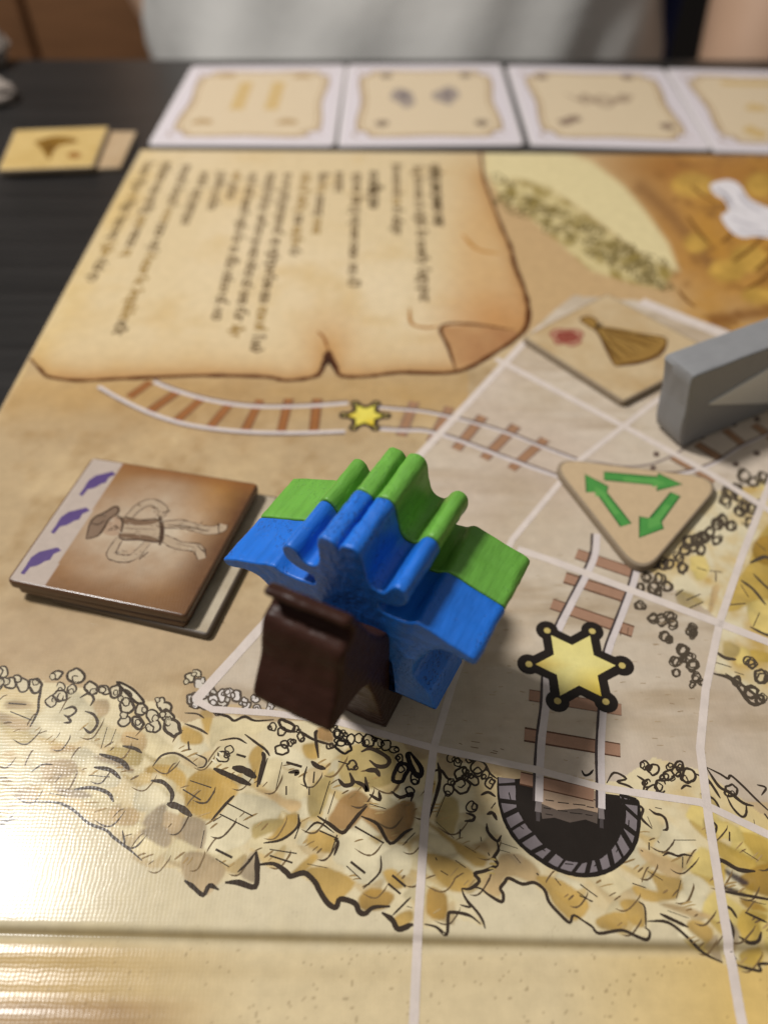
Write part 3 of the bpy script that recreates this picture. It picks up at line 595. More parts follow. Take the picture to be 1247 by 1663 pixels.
# fine hatching of the cliffs
for _ in range(10):
    u0 = rng.uniform(0, 1250); v0 = rng.uniform(1150, 1560)
    jv = min(jy[i] for i in range(len(jx)) if abs(jx[i] - u0) < 45)
    if v0 < top_line(u0) or v0 > jv - 16: continue
    a = rng.gauss(.62, .22); n_ = rng.randint(1, 4); l = rng.uniform(9, 34); sp = rng.uniform(5, 9)
    c = ink(rng.choice([(176, 146, 92), (150, 122, 76), (196, 168, 112), (120, 98, 68), (240, 228, 196), (240, 228, 196), (90, 74, 56), (206, 178, 110)]))
    for k in range(n_):
        du, dv = -math.sin(a) * sp * k, math.cos(a) * sp * k; l2 = l * rng.uniform(.6, 1.1)
        rink.line([(u0 + du, v0 + dv), (u0 + du + l2 * .5 * math.cos(a), v0 + dv + l2 * .5 * math.sin(a) - 1.5), (u0 + du + l2 * math.cos(a), v0 + dv + l2 * math.sin(a))], rng.uniform(1.6, 4.2), c, 3, taper=.1, jit=.2)
# parcel ground flecks
for _ in range(210):
    u, v = rng.uniform(640, 1160), rng.uniform(900, 1290)
    if not (u > 640 and v < 1200 + (u - 640) * .14): continue
    l = rng.uniform(3, 11)
    rink.line([(u, v), (u + l, v + rng.uniform(-1.5, 2))], rng.uniform(1.2, 3.2), ink(rng.choice([(176, 150, 116), (160, 132, 98), (188, 164, 132), (186, 160, 124)])), 0)
for u, v in [(765, 1204), (800, 1219), (812, 1216), (764, 1213), (745, 1207), (796, 1222), (330, 985), (360, 1010), (400, 1040)]:
    rink.line([(u, v), (u + rng.uniform(4, 14), v + 2)], 3, ink((118, 92, 62)), 0)
rink.line([(944, 1251), (949, 1259), (957, 1257), (963, 1250)], 4, INKB)
# far rocks texture strokes
for _ in range(150):
    t = rng.random(); u = 805 + t * 285; v = 305 + t * 150 + rng.uniform(-22, 26)
    rink.ring(u, v, rng.uniform(5, 11), rng.uniform(3, 6), 3, ink((128, 112, 70)), None, 9, 0, .7)
for (u, v, l, a) in [(1115, 350, 60, .9), (1170, 395, 60, -.8), (1190, 425, 70, -.7), (1210, 470, 60, -.6), (1225, 440, 60, -.8), (1120, 300, 50, .6), (1100, 470, 40, .8), (1180, 330, 40, .4)]:
    rink.line([(u, v), (u + l * .5 * math.cos(a), v + l * .5 * math.sin(a) + 3), (u + l * math.cos(a), v + l * math.sin(a))], 6, ink((120, 78, 36)), 3)
for (u, v, a, b) in [(1125, 300, 36, 20), (1180, 440, 30, 18), (1215, 420, 30, 22), (1235, 300, 26, 20), (1130, 395, 20, 16), (1230, 480, 26, 14)]:
    rock.ring(u, v, a, b, 0.1, PAL['rich'], ink((212, 166, 66)), 12)
rink.poly([(1153, 300), (1180, 292), (1200, 300), (1215, 322), (1240, 335), (1275, 350), (1275, 388), (1230, 384), (1205, 386), (1185, 375), (1170, 352), (1182, 342), (1175, 325), (1160, 316)], ink((236, 230, 232)), 3)

# darker olive tint along the hinge crease, weaker to the right
hb = BYg * 1000
C = mixc(C, S(128, 104, 50), band(hb - 27.6, 0.7) * 0.75 * np.clip(0.55 + n3 - (U - 700) / 1600, 0.1, 1))
C = mixc(C, S(170, 140, 82), band(hb - 23.2, 0.9) * 0.2 * np.clip(1.0 - U / 1100, 0, 1))
# pale worn rim of the board
C = mixc(C, S(214, 190, 146), np.exp(-edge / 0.0006) * 0.7)
lum = (C @ np.array([.3, .6, .1]))[..., None] * np.array([1.03, 1.0, .93])
ds = np.where(cin | r2, 0.04, np.where(tr, 0.08, 0.18))[..., None]
C = C * (1 - ds) + lum * ds
C = (C * ALB).astype(np.float32)

ny, nx = WX.shape
verts = np.stack([WX, WY, Z], -1).reshape(-1, 3).astype(np.float32)
idx = np.arange(ny * nx).reshape(ny, nx)
quads = np.stack([idx[:-1, :-1], idx[:-1, 1:], idx[1:, 1:], idx[1:, :-1]], -1).reshape(-1, 4)
me = bpy.data.meshes.new('board_panel')
me.vertices.add(len(verts)); me.vertices.foreach_set('co', verts.ravel())
me.loops.add(quads.size); me.loops.foreach_set('vertex_index', quads.ravel().astype(np.int32))
me.polygons.add(len(quads)); me.polygons.foreach_set('loop_start', np.arange(0, quads.size, 4, dtype=np.int32))
me.polygons.foreach_set('use_smooth', np.ones(len(quads), bool))
me.update(calc_edges=True); me.validate()
ca = me.color_attributes.new('Col', 'FLOAT_COLOR', 'POINT')
cf = np.ones((len(verts), 4), np.float32); cf[:, :3] = C.reshape(-1, 3)
ca.data.foreach_set('color', cf.ravel())
me.set_sharp_from_angle(angle=R_(60))
link('board_panel', me, M_BOARD, board)

for pts_ in [[(1160, 304), (1178, 318), (1190, 340)], [(1185, 352), (1205, 362), (1235, 370)], [(1200, 310), (1212, 330), (1240, 346)], [(1190, 372), (1220, 378), (1260, 380)]]:
    rink.line(pts_, 7, ink((196, 190, 196)), 4, taper=.1)
rk_o = rink.build('cliff_ink_print', M_BOARD, board); tag(rk_o, kind='stuff')

# ---- parchment outline
pp = Print(2.2e-5, True)
pp.line([(50, 583), (66, 600), (80, 612), (130, 618), (200, 615), (330, 610), (430, 612), (465, 618), (510, 612), (524, 598), (533, 570), (545, 598), (556, 611), (600, 611), (650, 605), (740, 604), (800, 575), (848, 540), (858, 508), (851, 470), (836, 432), (829, 402), (815, 370), (800, 330), (786, 290), (780, 246)], 9, BRN, 5, False, .6, .3)
pp.line([(533, 568), (526, 548), (515, 538)], 5, ink((150, 96, 46)))
pp.poly([(516, 606), (533, 572), (549, 606), (533, 590)], ink((60, 34, 20)))
pp.line([(740, 602), (728, 565), (716, 531), (760, 526), (835, 536)], 6, BRN, 5)
pp.line([(665, 500), (668, 525), (690, 532), (712, 530)], 6, ink((176, 124, 60)), 5)
pp.line([(750, 380), (775, 405), (812, 412)], 6, ink((190, 136, 66)), 5)
pp.build('parchment_outline_print', M_BOARD, board)

# ---- rows of small lettering on the parchment (too blurred in the photo to read)
tx = Print(2.2e-5, True)
TZ = ZF(200, 230, .449)
rows = [((95, 75), (-110, 500), 0), ((165, 75), (10, 415), 0), ((235, 85), (-30, 725), 0), ((300, 110), (220, 315), 0), ((360, 110), (315, 265), 0), ((415, 110), (385, 215), 0), ((475, 115), (340, 640), 0), ((540, 115), (405, 710), 0),
        ((600, 115), (480, 750), 0), ((660, 115), (620, 405), 1), ((725, 115), (700, 335), 1), ((785, 110), (782, 190), 0), ((850, 115), (830, 535), 0), ((910, 110), (910, 240), 2), ((990, 80), (992, 340), 0), ((1065, 90), (1092, 570), 0), ((1130, 85), (1145, 300), 2)]
for (a, b, st) in rows:
    A = np.array(at(*TZ(a))); B = np.array(at(*TZ(b)))
    d = B - A; L = np.linalg.norm(d); d /= L; nrm = np.array([-d[1], d[0]])
    h = 0.0036 if st != 2 else 0.0046
    s_ = 0.0
    while s_ < L - 0.002:
        wl_ = rng.choice([0.004, 0.006, 0.008, 0.011, 0.014]); wl_ = min(wl_, L - s_)
        wc = ink((96, 74, 44)) if rng.random() > (.5 if st == 1 else .12) else ink((150, 116, 50))
        if st == 2: wc = ink((80, 62, 36))
        k = s_
        while k < s_ + wl_:
            gw = rng.uniform(0.0012, 0.0017); hh = h * rng.choice([.62, .62, .62, 1.0]); o = 0 if hh < h else rng.choice([0, -.3]) * h
            c0 = A + d * k + nrm * (-h * .4 + o)
            t = rng.random()
            pts = [c0, c0 + nrm * hh] if t < .4 else ([c0, c0 + nrm * hh * .5 + d * gw * .8, c0 + nrm * hh] if t < .7 else [c0 + d * gw * .7, c0 + nrm * hh * .2, c0 + nrm * hh * .8, c0 + nrm * hh + d * gw * .7])
            tx.line_w([tuple(p) for p in pts], 0.0008 if st != 2 else 0.0011, wc, 1.0)
            if rng.random() < .45: tx.line_w([tuple(c0 + nrm * hh * .9), tuple(c0 + nrm * hh * .9 + d * gw)], 0.0005, wc, 1.0)
            k += gw
        s_ += wl_ + 0.0021
tx.build('lettering_print', M_BOARD, board)

# ---- railway tracks
tk = Print(4.8e-5, True)
def tie(a, b, wpx, col=(164, 118, 84), edgec=(104, 74, 58)):
    tk.line([a, b], wpx + 4.5, ink(edgec), 0, taper=1.0); tk.line([a, b], wpx, ink(col), 0, taper=1.0, jit=.05)
T0 = ZF(0, 400, .5004)
for a, b in [((420, 490), (490, 440)), ((480, 540), (580, 470)), ((575, 565), (655, 495)), ((680, 590), (752, 505)), ((795, 600), (845, 498)), ((912, 603), (938, 495)), ((1018, 603), (1030, 495))]: tie(T0(a), T0(b), 12, (158, 104, 62), (122, 88, 66))
T3 = ZF(540, 560, .3368)
for a, b in [((330, 440), (395, 275)), ((475, 470), (565, 300)), ((595, 505), (725, 345)), ((730, 550), (885, 390)), ((860, 600), (1025, 455))]: tie(T3(a), T3(b), 13, (168, 128, 98), (136, 112, 100))
for a, b in [((1130, 721), (1171, 746)), ((1176, 698), (1211, 726)), ((1223, 690), (1260, 716)), ((1092, 742), (1160, 782))]: tie(a, b, 13, (168, 130, 100), (110, 84, 66))
RAIL = ink((218, 206, 202)); RL = ink((120, 108, 104)); RD = ink((74, 64, 62))
def rail(pts, wpx, off, c2=RL, wl2=3.2):
    tk.line(pts, wpx, RAIL, 5, taper=1, jit=.03)
    tk.line([(p[0] + off[0], p[1] + off[1]) for p in pts], wl2, c2, 5, taper=1)
rail([T0(p) for p in [(320, 455), (400, 500), (500, 545), (620, 580), (780, 600), (950, 605), (1120, 600)]], 7, (0, 4))
rail([T0(p) for p in [(500, 440), (560, 465), (680, 500), (820, 520), (980, 520), (1130, 510)]], 7, (0, -4))
rail([T3(p) for p in [(200, 300), (270, 308), (450, 325), (650, 370), (850, 430), (1000, 490), (1180, 558)]], 6, (0, -3), ink((112, 98, 92)), 4)
rail([T3(p) for p in [(230, 408), (340, 415), (450, 418), (600, 460), (800, 535), (950, 590), (1120, 650)]], 7, (0, -4), ink((120, 106, 100)), 4)
tk.line([(940, 745), (1010, 757), (1055, 754), (1095, 738), (1140, 708), (1180, 690), (1260, 655)], 4, ink((150, 136, 128)), 5)
tk.line([(1060, 770), (1105, 770), (1156, 754), (1200, 727), (1260, 700)], 6, RAIL, 5); tk.line([(1060, 766), (1105, 766), (1156, 751), (1200, 724), (1260, 697)], 3.5, ink((108, 92, 84)), 5)
for u, v in [(1138, 709), (1191, 689), (1228, 681), (1194, 754), (1228, 736), (1065, 738), (1060, 760)]:
    tk.ring(u, v, 5, 4, 1, ink((92, 74, 66)), ink((110, 92, 82)), 8)
# track into the tunnel
T6 = ZF(780, 860, .3745)
for a, b in [((415, 105), (672, 192)), ((365, 208), (650, 300)), ((308, 322), (660, 443)), ((210, 718), (610, 782)), ((190, 888), (605, 958)), ((172, 1078), (490, 1150))]: 
    tie(T6(a), T6(b), 19, (170, 132, 108), (96, 66, 50))
rail([T6(p) for p in [(505, 20), (490, 130), (400, 310), (345, 420), (295, 560), (283, 760), (265, 900), (255, 1060), (252, 1180)]], 12, (-8, -1), RD, 4)
rail([T6(p) for p in [(680, 165), (655, 255), (600, 400), (555, 520), (535, 640), (530, 780), (520, 950), (522, 1100), (522, 1210)]], 12, (-7, -1), RD, 4)
for x0_, x1_, y0_ in ((252, 249, 1180), (522, 524, 1210)):
    tk.line([T6((x0_, y0_)), T6((x1_, y0_ + 45))], 10, ink((128, 118, 116)), 0, taper=1); tk.line([T6((x1_, y0_ + 45)), T6((x1_, y0_ + 85))], 9, ink((78, 71, 70)), 0, taper=.7)
for x in (610, 640): tk.line([T6((x, 425)), T6((x - 5, 460))], 4, ink((110, 80, 66)), 0)
tk.build('track_print', M_BOARD, board)

# ---- tunnel mouth
tn = Print(4.4e-5, True)
outer = [(808, 1262), (810, 1300), (822, 1338), (842, 1368), (872, 1393), (905, 1412), (940, 1421), (975, 1418), (1004, 1403), (1026, 1378), (1036, 1345), (1036, 1305), (1030, 1298)]
inner = [(843, 1266), (846, 1298), (856, 1326), (874, 1350), (896, 1372), (922, 1388), (948, 1393), (970, 1386), (988, 1370), (1000, 1348), (1006, 1322), (1004, 1296), (1000, 1290)]
oc = catmull(outer, 6); ic = [b_ * .84 + a_ * .16 + np.array([rng.uniform(-2.2, 2.2), rng.uniform(-2.2, 2.2)]) for a_, b_ in zip(oc, catmull(inner, 6))]; inner = [tuple(p_) for p_ in ic[::3]]
tn.poly([tuple(p) for p in oc] + [tuple(p) for p in ic[::-1]], ink((132, 122, 124)))
tn.poly([tuple(p) for p in ic] + [(975, 1288), (968, 1325), (940, 1318), (905, 1322), (880, 1312), (872, 1262)], INKB)
tn.line(outer, 7, INKB, 6); tn.line(inner, 8, INKB, 6)
for i in range(2, len(oc) - 2, 4):
    tn.line([tuple(oc[i]), tuple(ic[min(len(ic) - 1, max(0, i + rng.randint(-1, 1)))])], rng.uniform(4, 9), INKB, 0, taper=1)
for i in range(4, len(oc) - 4, 9):
    a = oc[i] * .45 + ic[i] * .55; b = oc[i + 2] * .35 + ic[i + 2] * .65
    tn.line([tuple(a), tuple(b)], 5, INKB, 0)
tn.poly([(868, 1268), (972, 1286), (970, 1322), (940, 1315), (905, 1318), (876, 1306)], ink((176, 150, 126)))
tn.poly([(876, 1304), (905, 1316), (940, 1313), (970, 1320), (969, 1338), (950, 1331), (925, 1336), (900, 1328), (880, 1330)], ink((96, 84, 76)))
for u, v, l in [(885, 1299, 14), (905, 1303, 18), (930, 1306, 20), (952, 1310, 12), (882, 1312, 12), (905, 1316, 16), (925, 1320, 20), (950, 1323, 12), (885, 1322, 12), (960, 1298, 8)]:
    tn.line([(u, v), (u + l, v + 2)], 4.5, INKB, 0)
tn.build('tunnel_print', M_BOARD, board)

# ---- sheriff stars printed on the rails
def star(cx, cy, sc, rot, name, blk, yel):
    p = Print(5.2e-5, True)
    P = lambda r, a: (cx + r * sc * math.cos(a), cy + r * sc * math.sin(a))
    A = [rot + k * math.pi / 3 for k in range(6)]
    circ = lambda c, r, n=20: [(c[0] + r * sc * math.cos(6.2832 * i / n), c[1] + r * sc * math.sin(6.2832 * i / n)) for i in range(n)]
    pts = []
    for a in A: pts += [P(8.3, a - .16), P(8.3, a + .16), P(5.95, a + math.pi / 6)]
    p.poly_w(pts, blk)
    for a in A: p.poly_w(circ(P(8.3, a), 2.05), blk)
    tint = [(.97, .95, .88), (1, 1, .98), (1, 1.0, 1.0), (.90, .74, .45), (1, .98, .93), (.95, .78, .25)]
    V = [P(0, 0)]; CC = [tuple(yel[j] * (1.02, 1.03, 1.1)[j] for j in range(3))]
    for k, a in enumerate(A):
        V += [P(7.1, a), P(4.1, a + math.pi / 6)]; CC += [tuple(yel[j] * tint[k][j] for j in range(3)), tuple(yel[j] * ((.98, .92, .70)[j] if k in (4, 5) else 1.0) for j in range(3))]
    p.z += 1e-8; k0 = len(p.v)
    for q_, c_ in zip(V, CC): p.v.append((q_[0], q_[1], p.z)); p.c.append(c_)
    for k in range(12): p.f.append([k0, k0 + 1 + k, k0 + 1 + (k + 1) % 12])
    for a in A: p.poly_w(circ(P(8.25, a), .62, 12), ink((206, 184, 112)))
    p.build(name, M_BOARD, board)
x, y = at(934, 1080); star(x, y, 0.001, R_(-1), 'star_print', INKB, ink((234, 220, 142)))
x, y = at(593, 675); star(x, y, 0.00060, R_(-1), 'star_print', ink((52, 40, 34)), ink((232, 216, 96)))

# ---- white parcel border lines
gl = Print(5.6e-5, True)
for pts, w_ in [([(318, 1137), (455, 985), (600, 745 + 82), (850, 557)], 15), ([(850, 557), (880, 530)], 10), ([(805, 583), (1012, 692), (1150, 768), (1260, 836)], 12), ([(1080, 640), (1010, 694), (935, 752), (832, 876), (790, 960), (735, 1110), (704, 1215), (690, 1330), (680, 1480), (671, 1680)], 16),
                ([(840, 892), (900, 912), (1166, 1012), (1260, 1048)], 14), ([(1255, 770), (1205, 900), (1168, 1010), (1145, 1120), (1136, 1215), (1150, 1330), (1172, 1470), (1208, 1680)], 17),
                ([(318, 1137), (345, 1152), (440, 1158), (540, 1170), (704, 1215), (870, 1250), (975, 1279), (1136, 1303), (1260, 1362)], 13), ([(1040, 490), (1110, 518), (1190, 548)], 24)]:
    pts2 = []
    for i in range(len(pts) - 1):
        for k in range(6):
            t = k / 6; pts2.append((pts[i][0] * (1 - t) + pts[i + 1][0] * t, pts[i][1] * (1 - t) + pts[i + 1][1] * t))
    pts2.append(pts[-1])
    # split so that the printed width stays the same on the board
    P = [at(*p) for p in pts2]
    mid = pts2[-1] if len(pts) > 6 else pts2[len(pts2) // 2]
    a = at(mid[0] - 5, mid[1]); b = at(mid[0] + 5, mid[1])
    gl.line_w(P, w_ * abs(b[0] - a[0]) / 10, ink((224, 210, 200)), 1.0, False, .06)
gl.build('parcel_line_print', M_BOARD, board)

# ------------------------------------------------------------------ pieces standing on the board
def extrude(name, sil, thick, mat, bev=0.0004, parent=None, axis='Y', seg=2, wob=0.0):
    """solid cut from a board: silhouette in local X-Z, thickness along +Y"""
    bm = bmesh.new()
    A = sum(sil[i][0] * sil[(i + 1) % len(sil)][1] - sil[(i + 1) % len(sil)][0] * sil[i][1] for i in range(len(sil)))
    if A < 0: sil = sil[::-1]
    vsb = [bm.verts.new((p[0], 0, p[1])) for p in sil]
    f = bm.faces.new(vsb)
    r = bmesh.ops.extrude_face_region(bm, geom=[f])
    nv = [g for g in r['geom'] if isinstance(g, bmesh.types.BMVert)]
    for v in nv: v.co.y += thick
    bmesh.ops.recalc_face_normals(bm, faces=bm.faces[:])
    rim = [e for e in bm.edges if abs(e.verts[0].co.y - e.verts[1].co.y) < 1e-7]
    if bev: bmesh.ops.bevel(bm, geom=rim, offset=bev, segments=seg, affect='EDGES', profile=0.6, clamp_overlap=True)
    me = bpy.data.meshes.new(name); bm.to_mesh(me); bm.free(); smooth(me, 38)
    return link(name, me, mat, parent)

def rounded(pts, r, n=5):
    out = []; m = len(pts)
    for i in range(m):
        p = np.array(pts[i], float); a = np.array(pts[i - 1], float) - p; b = np.array(pts[(i + 1) % m], float) - p
        la, lb = np.linalg.norm(a), np.linalg.norm(b); a /= la; b /= lb
        ang = math.acos(np.clip(a @ b, -1, 1)); d = min(r / math.tan(ang / 2), la * .45, lb * .45)
        p1 = p + a * d; p2 = p + b * d
        for k in range(n + 1):
            t = k / n; out.append(tuple((1 - t) ** 2 * p1 + 2 * t * (1 - t) * p + t * t * p2))
    return out
def sawn(name, sil, thick, mat, bev, amp, seed, slices=14, parent=None):
    """like extrude, but with the uneven, slightly wavy sides of sawn and dyed wood"""
    A = sum(sil[i][0] * sil[(i + 1) % len(sil)][1] - sil[(i + 1) % len(sil)][0] * sil[i][1] for i in range(len(sil)))
    if A < 0: sil = sil[::-1]
    P = np.array(sil); n = len(P)
    T_ = np.roll(P, -1, 0) - np.roll(P, 1, 0); T_ /= np.linalg.norm(T_, axis=1)[:, None] + 1e-12
    Nn = np.stack([T_[:, 1], -T_[:, 0]], 1)                        # outward
    arc = np.cumsum(np.linalg.norm(np.roll(P, -1, 0) - P, axis=1)) * 1000
    qc = [(bev * (1 - math.cos(t)), -bev * (1 - math.sin(t))) for t in np.linspace(0, math.pi / 2, 5)]
    prof = qc + [(bev + (thick - 2 * bev) * k / slices, 0.0) for k in range(1, slices)] + [(thick - y_, o_) for y_, o_ in qc[::-1]]
    V = []
    for (y, off) in prof:
        yy = np.full(n, y * 1000)
        d = amp * (1.3 * (vnoise(arc * .55, yy * .10 + 3, seed, 2) - .5) + 0.9 * (vnoise(arc * .22 + 9, yy * .75, seed + 1, 2) - .5) + .7 * (vnoise(arc * 1.1, yy * .9, seed + 2, 2) - .5))
        Q = P + Nn * (off + d)[:, None]
        for q in Q: V.append((q[0], y, q[1]))
    m = len(prof); F = []
    for k in range(m - 1):
        for i in range(n):
            j = (i + 1) % n; F.append((k * n + i, k * n + j, (k + 1) * n + j, (k + 1) * n + i))
    F.append(tuple(range(n))[::-1]); F.append(tuple((m - 1) * n + i for i in range(n)))
    me = bpy.data.meshes.new(name); me.from_pydata(V, [], F); me.update()
    bm = bmesh.new(); bm.from_mesh(me); bmesh.ops.recalc_face_normals(bm, faces=bm.faces[:]); bm.to_mesh(me); bm.free()
    smooth(me, 40)
    for p_ in me.polygons:
        if len(p_.vertices) > 4: p_.use_smooth = False
    return link(name, me, mat, parent)
PHI_C, PHI_H = R_(28.5), R_(26.0)
F0 = Vector((0.0007, 0.0591, 0.0))
half = [(0, 20.7), (.16, 21.2), (.5, 21.75), (1.1, 22.05), (2.2, 22.15), (3.05, 21.6), (3.45, 20.2), (3.6, 18.0), (3.9, 16.2), (4.7, 15.2), (5.8, 14.95), (6.6, 15.6), (7.2, 16.7), (8.0, 17.4), (9.0, 17.4), (9.75, 16.5), (9.8, 15.1), (9.1, 13.8), (7.8, 13.0), (6.3, 12.7),
        (5.3, 12.3), (5.1, 11.3), (5.8, 10.5), (7.5, 10.2), (9.4, 10.3), (10.6, 11.0), (11.6, 11.1), (14.5, 10.0), (18.6, 8.5), (19.7, 7.9), (19.9, 7.0), (19.2, 6.4), (17.6, 6.7), (16.0, 7.1), (14.6, 6.9), (13.2, 5.7), (11.7, 3.4), (10.5, 0.9), (10.0, -1.6), (10.2, -3.4), (11.3, -4.6), (12.5, -6.0),
        (13.1, -8.2), (13.3, -9.6), (12.8, -10.1), (6.6, -10.1), (6.15, -9.6), (6.1, -5), (6.0, -0.6), (5.3, 0.7), (3.5, 1.4)]
def sil_full():
    r = catmull([(p[0], p[1]) for p in half], 3)
    r = [tuple(p) for p in r]
    r = [(p[0] * 0.001, p[1] * 0.001) for p in r]
    l = [(-p[0] * (1.13 if p[1] < .0125 and p[1] > .003 and p[0] > .009 else 1.0), p[1]) for p in r]
    return r + l[:0:-1]
def cowboy(name, mat, t0, roll, label):
    o = sawn(name, sil_full(), 0.0098, mat, 0.00034, 0.0002, 11 if mat is M_BLUE else 23)
    ca = Vector((math.cos(PHI_C), -math.sin(PHI_C), 0)); ct = Vector((math.sin(PHI_C), math.cos(PHI_C), 0))
    o.matrix_world = Matrix.Translation(F0 + ca * -0.0065 + ct * t0 + Vector((0, 0, 0.021))) @ Matrix.Rotation(-PHI_C, 4, 'Z') @ Matrix.Rotation(-R_(roll), 4, 'Y')
    tag(o, label, 'game piece')
    return o
cowboy('cowboy_figure', M_BLUE, 0.0010, 4.5, 'blue wooden cowboy figure with hat, sitting just behind the horse head')
cowboy('cowboy_figure', M_GREEN, 0.01095, 4.5, 'green wooden cowboy figure with hat, pressed against the back of the blue one')

horse = [(-.2, 0.1), (0.3, 0), (6.4, 0), (6.9, .5), (7.0, 5), (7.6, 9.0), (9.5, 11), (13, 11.4), (16.5, 10.6), (18, 8), (18.2, 4), (18, .4), (18.5, 0), (24.8, 0), (25.3, .5), (25.2, 6), (26.6, 11), (28.2, 15), (28.6, 10), (29.6, 7), (30.6, 10), (30.2, 16), (28.4, 20), (25, 21.2),
         (18, 20.6), (9, 20.6), (4.5, 21.2), (2.4, 23), (0.8, 27.5), (-2.4, 31), (-5.2, 36.5), (-7.0, 41.0), (-8.0, 43.6), (-9.1, 44.6), (-10.2, 44.6), (-10.4, 43.7), (-9.3, 42.6), (-8.9, 41.6), (-9.6, 40.8), (-11.0, 40.5), (-11.8, 39.6),
         (-12.5, 37.2), (-13.5, 34), (-15.1, 31.4), (-16.1, 29.6), (-16.3, 28.4), (-15.4, 27.5), (-14.0, 27.1), (-12.0, 26.8), (-8.6, 25.6), (-5.6, 22.6), (-4.0, 17.6), (-2.6, 12), (-1.2, 5.6), (-.5, 1.4)]
hs = [tuple(np.array(p) * 0.001) for p in catmull(horse, 3, True)]
# local X = body length, local Y = thickness
ho = sawn('horse_figure', hs, 0.0117, M_BROWN, 0.0003, 0.0003, 41)
rmod = ho.modifiers.new('worn_edges', 'REMESH'); rmod.mode = 'VOXEL'; rmod.voxel_size = 0.00032; rmod.use_smooth_shade = True
smod = ho.modifiers.new('rounding', 'SMOOTH'); smod.factor = 0.5; smod.iterations = 9
ea = Vector((math.cos(PHI_H), -math.sin(PHI_H), 0)); et = Vector((math.sin(PHI_H), math.cos(PHI_H), 0))
Mh = Matrix((( et.x, -ea.x, 0, F0.x + ea.x * -0.0004), (et.y, -ea.y, 0, F0.y + ea.y * -0.0004), (0, 0, 1, 2e-4), (0, 0, 0, 1)))
ho.matrix_world = Mh
tag(ho, 'dark brown wooden horse figure ridden by the blue and green cowboys', 'game piece')

# grey piece on the rails at the right
ge = Vector((0.88343, 0.46856, 0)); gb = Vector((-0.46856, 0.88343, 0))
gsil = [(1.2, 0), (.2, .3), (-.8, 1.5), (-1.6, 4), (-2.2, 8), (-3.0, 13), (-4.2, 18.4), (-5.0, 21.0), (-4.6, 21.8), (-3.6, 22.0), (16, 21.8), (46, 21.6), (47, 20.6), (47, .4), (46.4, 0)]
gs2 = []
for i_ in range(len(gsil)):
    p_, q_ = np.array(gsil[i_], float), np.array(gsil[(i_ + 1) % len(gsil)], float); m_ = max(1, int(np.linalg.norm(q_ - p_) / 1.5))
    gs2 += [tuple((p_ + (q_ - p_) * k_ / m_) * .001) for k_ in range(m_)]
go = sawn('train_figure', gs2, 0.0085, M_GREY, 0.0006, 0.00022, 61)
G0 = Vector((*at(1105, 728), 2.2e-4))
go.matrix_world = Matrix(((ge.x, gb.x, 0, G0.x), (ge.y, gb.y, 0, G0.y), (0, 0, 1, G0.z), (0, 0, 0, 1)))
tag(go, 'grey block with a triangular panel coloured paler as a lit facet, standing on the curved rails', 'game piece')
pn = extrude('lit_facet_panel', rounded([(.0026, .0117), (.027, .0026), (.045, .0026), (.045, .0178), (.026, .0172)], .0004), 0.0007, plain_mat('lit_facet_grey', (.62, .615, .59), .5, 300, .05), 0.0002, go)  # paler grey paints in the light on a facet of the block
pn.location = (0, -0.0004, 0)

# ------------------------------------------------------------------ tiles
def slab(name, outline, z0, z1, mat_edge, bev, parent=None):
    """flat punched-board slab with rounded rim"""
    A = sum(outline[i][0] * outline[(i + 1) % len(outline)][1] - outline[(i + 1) % len(outline)][0] * outline[i][1] for i in range(len(outline)))
    if A < 0: outline = outline[::-1]
    bm = bmesh.new()
    f = bm.faces.new([bm.verts.new((p[0], p[1], z0)) for p in outline])
    r = bmesh.ops.extrude_face_region(bm, geom=[f])
    for g in r['geom']:
        if isinstance(g, bmesh.types.BMVert): g.co.z = z1
    bmesh.ops.recalc_face_normals(bm, faces=bm.faces[:])
    rim = [e for e in bm.edges if abs(e.verts[0].co.z - z1) < 1e-8 and abs(e.verts[1].co.z - z1) < 1e-8]
    bmesh.ops.bevel(bm, geom=rim, offset=bev, segments=3, affect='EDGES', profile=0.5)
    me = bpy.data.meshes.new(name); bm.to_mesh(me); bm.free(); smooth(me, 50)
    return link(name, me, mat_edge, parent)
def centroid(P): return (sum(p[0] for p in P) / len(P), sum(p[1] for p in P) / len(P))
def rebase(root):
    """children were built in place; keep them there under the moved root"""
    for c in root.children: c.matrix_parent_inverse = Matrix.Translation(root.location).inverted()
def grid_face(name, quad, z, nxy, colf, parent, mat):
    """printed face of a four-cornered tile: quad corners BL, BR, TR, TL"""
    n = nxy; s, t = np.meshgrid(np.linspace(0, 1, n), np.linspace(0, 1, n))
    q = np.array(quad)
    P = ((1 - s) * (1 - t))[..., None] * q[0] + (s * (1 - t))[..., None] * q[1] + (s * t)[..., None] * q[2] + ((1 - s) * t)[..., None] * q[3]
    c = colf(s, t)
    V = np.concatenate([P, np.full(P.shape[:2] + (1,), z)], -1).reshape(-1, 3)
    i = np.arange(n * n).reshape(n, n)
    F = np.stack([i[:-1, :-1], i[:-1, 1:], i[1:, 1:], i[1:, :-1]], -1).reshape(-1, 4)
    me = bpy.data.meshes.new(name); me.from_pydata(V.tolist(), [], F.tolist()); me.update()
    a = me.color_attributes.new('Col', 'FLOAT_COLOR', 'POINT')
    cf = np.ones((n * n, 4), np.float32); cf[:, :3] = (c * ALB).reshape(-1, 3)
    a.data.foreach_set('color', cf.ravel())
    return link(name, me, mat, parent)
def shrink(P, k):
    c = np.array(centroid(P)); return [tuple(c + (np.array(p) - c) * k) for p in P]

